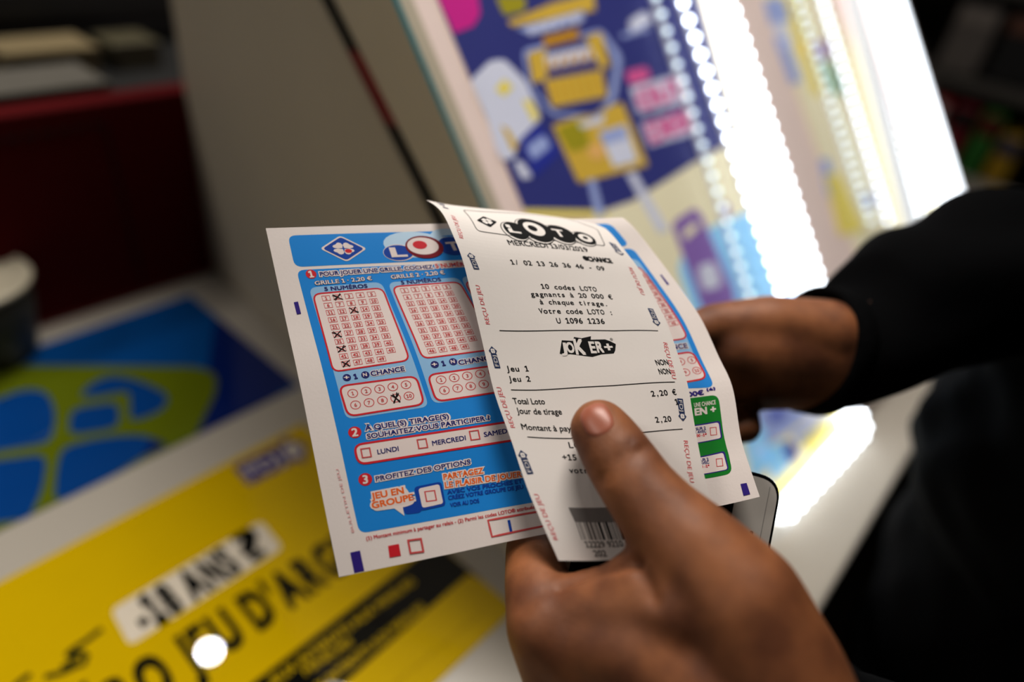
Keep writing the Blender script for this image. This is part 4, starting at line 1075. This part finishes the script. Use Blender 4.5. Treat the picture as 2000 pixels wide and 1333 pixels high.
def skin():
    m = bpy.data.materials.new('skin'); m.use_nodes = True; nt = m.node_tree; bs = nt.nodes['Principled BSDF']
    tc = nt.nodes.new('ShaderNodeTexCoord')
    n1 = nt.nodes.new('ShaderNodeTexNoise'); n1.inputs['Scale'].default_value = 55; n1.inputs['Detail'].default_value = 5; nt.links.new(tc.outputs['Object'], n1.inputs['Vector'])
    rp_ = nt.nodes.new('ShaderNodeValToRGB'); rp_.color_ramp.elements[0].color = (*lin((108, 64, 38)), 1); rp_.color_ramp.elements[1].color = (*lin((150, 96, 58)), 1)
    rp_.color_ramp.elements[0].position = .35; rp_.color_ramp.elements[1].position = .68
    nt.links.new(n1.outputs['Fac'], rp_.inputs[0]); nt.links.new(rp_.outputs[0], bs.inputs['Base Color'])
    v = nt.nodes.new('ShaderNodeTexVoronoi'); v.inputs['Scale'].default_value = 900; nt.links.new(tc.outputs['Object'], v.inputs['Vector'])
    bp_ = nt.nodes.new('ShaderNodeBump'); bp_.inputs['Strength'].default_value = .16; bp_.inputs['Distance'].default_value = .0004
    nt.links.new(v.outputs['Distance'], bp_.inputs['Height']); nt.links.new(bp_.outputs['Normal'], bs.inputs['Normal'])
    bs.inputs['Roughness'].default_value = .58; bs.inputs['Subsurface Weight'].default_value = .12; bs.inputs['Subsurface Radius'].default_value = (1, .3, .15); bs.inputs['Subsurface Scale'].default_value = .004
    return m
body_me.materials.append(skin())
person = link_mesh('person', body_me)
tag(person, 'person in a black jacket holding the receipt and slip in the left hand', 'person')

# thumb nail laid on the real thumb surface
body_me.calc_loop_triangles()
tri = np.empty(len(body_me.loop_triangles) * 3, int); body_me.loop_triangles.foreach_get('vertices', tri); tri = tri.reshape(-1, 3)
sel = (D[tri].min(1) < .26) & (np.abs(X[tri] - 1170).max(1) < 140) & (np.abs(Y[tri] - 840).max(1) < 120)
bvh = BVHTree.FromPolygons([Vector(c_) for c_ in co], [tuple(t_) for t_ in tri[sel]])
ax = np.array([.44, .90]); ay = np.array([.90, -.44]); nc = np.array([1166, 820])
bm = bmesh.new(); grid_v = {}
nr, na = 7, 28
def on_thumb(x, y, lift):
    d = ray(x, y); d = d / np.linalg.norm(d); h = bvh.ray_cast(Vector(CAM), Vector(d))
    return None if h[0] is None else h[0] + h[1] * lift
ok = True
cen = on_thumb(*nc, .0004)
rings = []
for i in range(1, nr + 1):
    r = i / nr; row = []
    for k in range(na):
        a = 2 * math.pi * k / na; e = 2.7
        cx_ = math.copysign(abs(math.cos(a)) ** (2 / e), math.cos(a)); sy_ = math.copysign(abs(math.sin(a)) ** (2 / e), math.sin(a))
        p = nc + ax * cx_ * 34 * r + ay * sy_ * 33 * r
        lift = .00035 * (1 - r ** 6) + .00005
        q = on_thumb(p[0], p[1], lift - (.0003 if i == nr else 0)); row.append(q)
        if q is None: ok = False
    rings.append(row)
if ok and cen is not None:
    c0 = bm.verts.new(cen); RV = [[bm.verts.new(q) for q in row] for row in rings]
    for k in range(na): bm.faces.new((c0, RV[0][k], RV[0][(k + 1) % na]))
    for i in range(nr - 1):
        for k in range(na): bm.faces.new((RV[i][k], RV[i + 1][k], RV[i + 1][(k + 1) % na], RV[i][(k + 1) % na]))
    bmesh.ops.recalc_face_normals(bm, faces=bm.faces[:])
    nail = from_bm('thumb_nail', bm, mat('nail', (160, 98, 76), .4, var=.05, scale=80, spec=.5, sss=.1), person, True); nail['label'] = 'pale pink thumb nail'
# eyes and hair
bm = bmesh.new()
for s_ in (-1, 1): ell(bm, hc + [s_ * .032, .066, .018], (.012, .012, .012), 2)
from_bm('eyes', bm, mat('eye', (200, 196, 190), .2), person, True)
bm = bmesh.new(); ell(bm, hc + [0, -.026, .036], (.084, .092, .098)); ell(bm, hc + [0, -.05, -.01], (.074, .066, .085))
hm = melt(bm, .006, 4, 'hair'); hm.materials.append(mat('hair_dark', (22, 16, 12), .6, bump=.6, bscale=220)); link_mesh('hair', hm, person)

# jacket
JM = mat('jacket_black', (6, 6, 7), .9, bump=.35, bscale=60, spec=.05, var=.3, scale=12)
def cone_sleeve(bm, rings):
    """closed tube through (centre, axis, radius) rings, flat ends"""
    R_ = []
    for c_, ax_, r in rings:
        ax_ = np.asarray(ax_) / np.linalg.norm(ax_); e1 = np.cross(ax_, [0, 0, 1.0]); e1 /= np.linalg.norm(e1); e2 = np.cross(ax_, e1)
        R_.append([bm.verts.new(Vector(c_ + (e1 * math.cos(2 * math.pi * k / 40) + e2 * math.sin(2 * math.pi * k / 40)) * r)) for k in range(40)])
    for i in range(len(R_) - 1):
        for k in range(40): bm.faces.new((R_[i][k], R_[i][(k + 1) % 40], R_[i + 1][(k + 1) % 40], R_[i + 1][k]))
    bm.faces.new(R_[0][::-1]); bm.faces.new(R_[-1])
bm = bmesh.new()
c0 = W(1588, 684, .362); c1 = W(1640, 676, .366); c2 = W(1710, 630, .372); c3 = W(1790, 590, .383); c4 = W(1920, 545, .405)
axr = W(1900, 600, .43) - W(1590, 684, .362)
axq = W(1900, 760, .405) - W(1590, 684, .362)
cone_sleeve(bm, [(c0, axq, .0315), (c1, axq, .0338), (c2, axr, .0385), (c3, axr, .0425), (c4, axr, .051), (elbowR, elbowR - c4, .060)])
hull_chain(bm, [(c4, .05), (elbowR, .062), (shR + [.02, 0, 0], .078)])
cl0 = W(1600, 1420, .2075); axl = elbowL - wristL[0]
wl = wristL[0]; axn = axl / np.linalg.norm(axl)
cone_sleeve(bm, [(wl - axn * .008, axl, .0395), (wl + axn * .05, axl, .047), (wl + axn * .11, axl, .054), (elbowL, axl, .060)])
hull_chain(bm, [(elbowL, .060), (shL + [-.01, 0, 0], .075)])
hull_chain(bm, [(shL, .07), (np.array([cxT, -.17, 1.42]), .085), (shR, .07)])
ell(bm, (cxT, -.150, 1.27), (.195, .152, .24)); ell(bm, (cxT, -.135, 1.17), (.185, .142, .125)); ell(bm, (cxT, -.165, 1.05), (.185, .143, .20)); ell(bm, (cxT, -.18, .90), (.18, .135, .12))
hull_chain(bm, [(np.array([cxT - .05, -.17, 1.485]), .03), (np.array([cxT - .03, -.12, 1.46]), .028), (np.array([cxT + .03, -.12, 1.46]), .028), (np.array([cxT + .05, -.17, 1.485]), .03), (np.array([cxT, -.21, 1.50]), .03)])
jm = melt(bm, .0042, 3, 'jacket')
n2 = len(jm.vertices); cj = np.empty(n2 * 3); jm.vertices.foreach_get('co', cj); cj = cj.reshape(-1, 3); nj = np.empty(n2 * 3); jm.vertices.foreach_get('normal', nj); nj = nj.reshape(-1, 3)
f_ = np.sin(cj[:, 0] * 70 + cj[:, 2] * 50 + 2 * np.sin(cj[:, 1] * 45)) * .0022 + np.sin(cj[:, 2] * 120 - cj[:, 0] * 60) * .0009
cj = cj + nj * f_[:, None]; jm.vertices.foreach_set('co', cj.ravel()); jm.update()
jm.materials.append(JM); jk = link_mesh('jacket', jm, person); jk['label'] = 'black long-sleeved jacket'
# cuffs as bands of their own
def band(name, c_, ax_, r, wdt, th):
    bm = bmesh.new(); ax_ = np.asarray(ax_) / np.linalg.norm(ax_); e1 = np.cross(ax_, [0, 0, 1.0]); e1 /= np.linalg.norm(e1); e2 = np.cross(ax_, e1); rings = []
    for dr, dz in ((0, 0), (th, .001), (th, wdt), (0, wdt + .001), (-th, wdt), (-th, .001)):
        rings.append([bm.verts.new(Vector(c_ + ax_ * dz + (e1 * math.cos(2 * math.pi * k / 48) + e2 * math.sin(2 * math.pi * k / 48)) * (r + dr))) for k in range(48)])
    for i in range(6):
        for k in range(48): bm.faces.new((rings[i][k], rings[i][(k + 1) % 48], rings[(i + 1) % 6][(k + 1) % 48], rings[(i + 1) % 6][k]))
    bmesh.ops.recalc_face_normals(bm, faces=bm.faces[:]); return from_bm(name, bm, mat('cuff_black', (7, 7, 8), .9, spec=.05, bump=.4, bscale=300), person, True)
band('cuff', c0 - axq / np.linalg.norm(axq) * .004, axq, .0320, .012, .0022)
band('cuff', wl - axn * .014, axl, .0400, .012, .0025)
# trousers and shoes
bm = bmesh.new()
for s_ in (-1, 1):
    x_ = cxT + s_ * .09
    hull_chain(bm, [(np.array([x_ * .3 + cxT * .7, -.18, .92]), .11), (np.array([x_, -.18, .82]), .095), (np.array([x_, -.17, .48]), .068), (np.array([x_, -.19, .09]), .055)])
tm = melt(bm, .008, 4, 'trousers'); tm.materials.append(mat('denim_dark', (22, 24, 32), .8, bump=.3, bscale=300)); link_mesh('trousers', tm, person)
for s_ in (-1, 1):
    bm = bmesh.new(); x_ = cxT + s_ * .09
    hull_chain(bm, [(np.array([x_, -.22, .042]), .042), (np.array([x_, -.10, .040]), .040), (np.array([x_, -.01, .032]), .032)])
    smx = melt(bm, .006, 3, 'shoe'); smx.materials.append(mat('shoe_black', (14, 13, 13), .4)); link_mesh('shoe', smx, person)

# ------------------------------------------------------------------ light
def area(name, loc, target, size, power, color, shape='DISK', spread=math.pi):
    l = bpy.data.lights.new(name, 'AREA'); l.shape = shape; l.size = size; l.energy = power; l.color = color; l.spread = spread
    if shape == 'RECTANGLE': l.size_y = size * .6
    o = bpy.data.objects.new(name, l); COL.objects.link(o); o.location = loc
    d = Vector(target) - Vector(loc); o.rotation_euler = d.to_track_quat('-Z', 'Y').to_euler(); return o
WARM = (1.0, .955, .905)
lamp_spots = []
for px_, py_, lab in ((410, 1275, 'round ceiling downlight above the left of the counter'), (630, 1114, 'round ceiling downlight above the middle of the counter')):
    d = ray(px_, py_); t_ = (ZC - CAM[2]) / d[2]; hit = CAM + d * t_; r_ = np.array([d[0], d[1], -d[2]]); k = (2.97 - ZC) / r_[2]
    Lp = hit + r_ * k; lamp_spots.append((Lp, lab))
for Lp, lab in lamp_spots:
    tl = empty('ceiling_lamp', tuple(Lp)); tag(tl, lab, 'lamp', 'ceiling downlights')
    bm = lathe_bm([(.064, .0), (.082, .0), (.084, .01), (.080, .028), (.066, .028)], 40); bmesh.ops.translate(bm, verts=bm.verts[:], vec=tuple(Lp))
    from_bm('lamp_ring', bm, mat('lamp_ring', (120, 118, 112), .4), tl, True)
    area('downlight', tuple(Lp - [0, 0, .004]), tuple(Lp - [0, 0, 1]), .055, 2.2, WARM)
area('overhead_fill', (.66, .66, 2.9), (.2, .25, 1.2), .75, 13.5, WARM, spread=math.radians(110))  # added overhead fill for general brightness, no fixture modelled
area('cheek_fill_left', (-1.25, 1.1, 2.9), (.25, .35, 1.15), .8, 4.4, WARM, spread=math.radians(90))  # added warm fill to brighten the grey side cheek
wd_ = bpy.data.worlds.new('world'); scene.world = wd_; wd_.use_nodes = True
wd_.node_tree.nodes['Background'].inputs[0].default_value = (1, .93, .85, 1); wd_.node_tree.nodes['Background'].inputs[1].default_value = .05
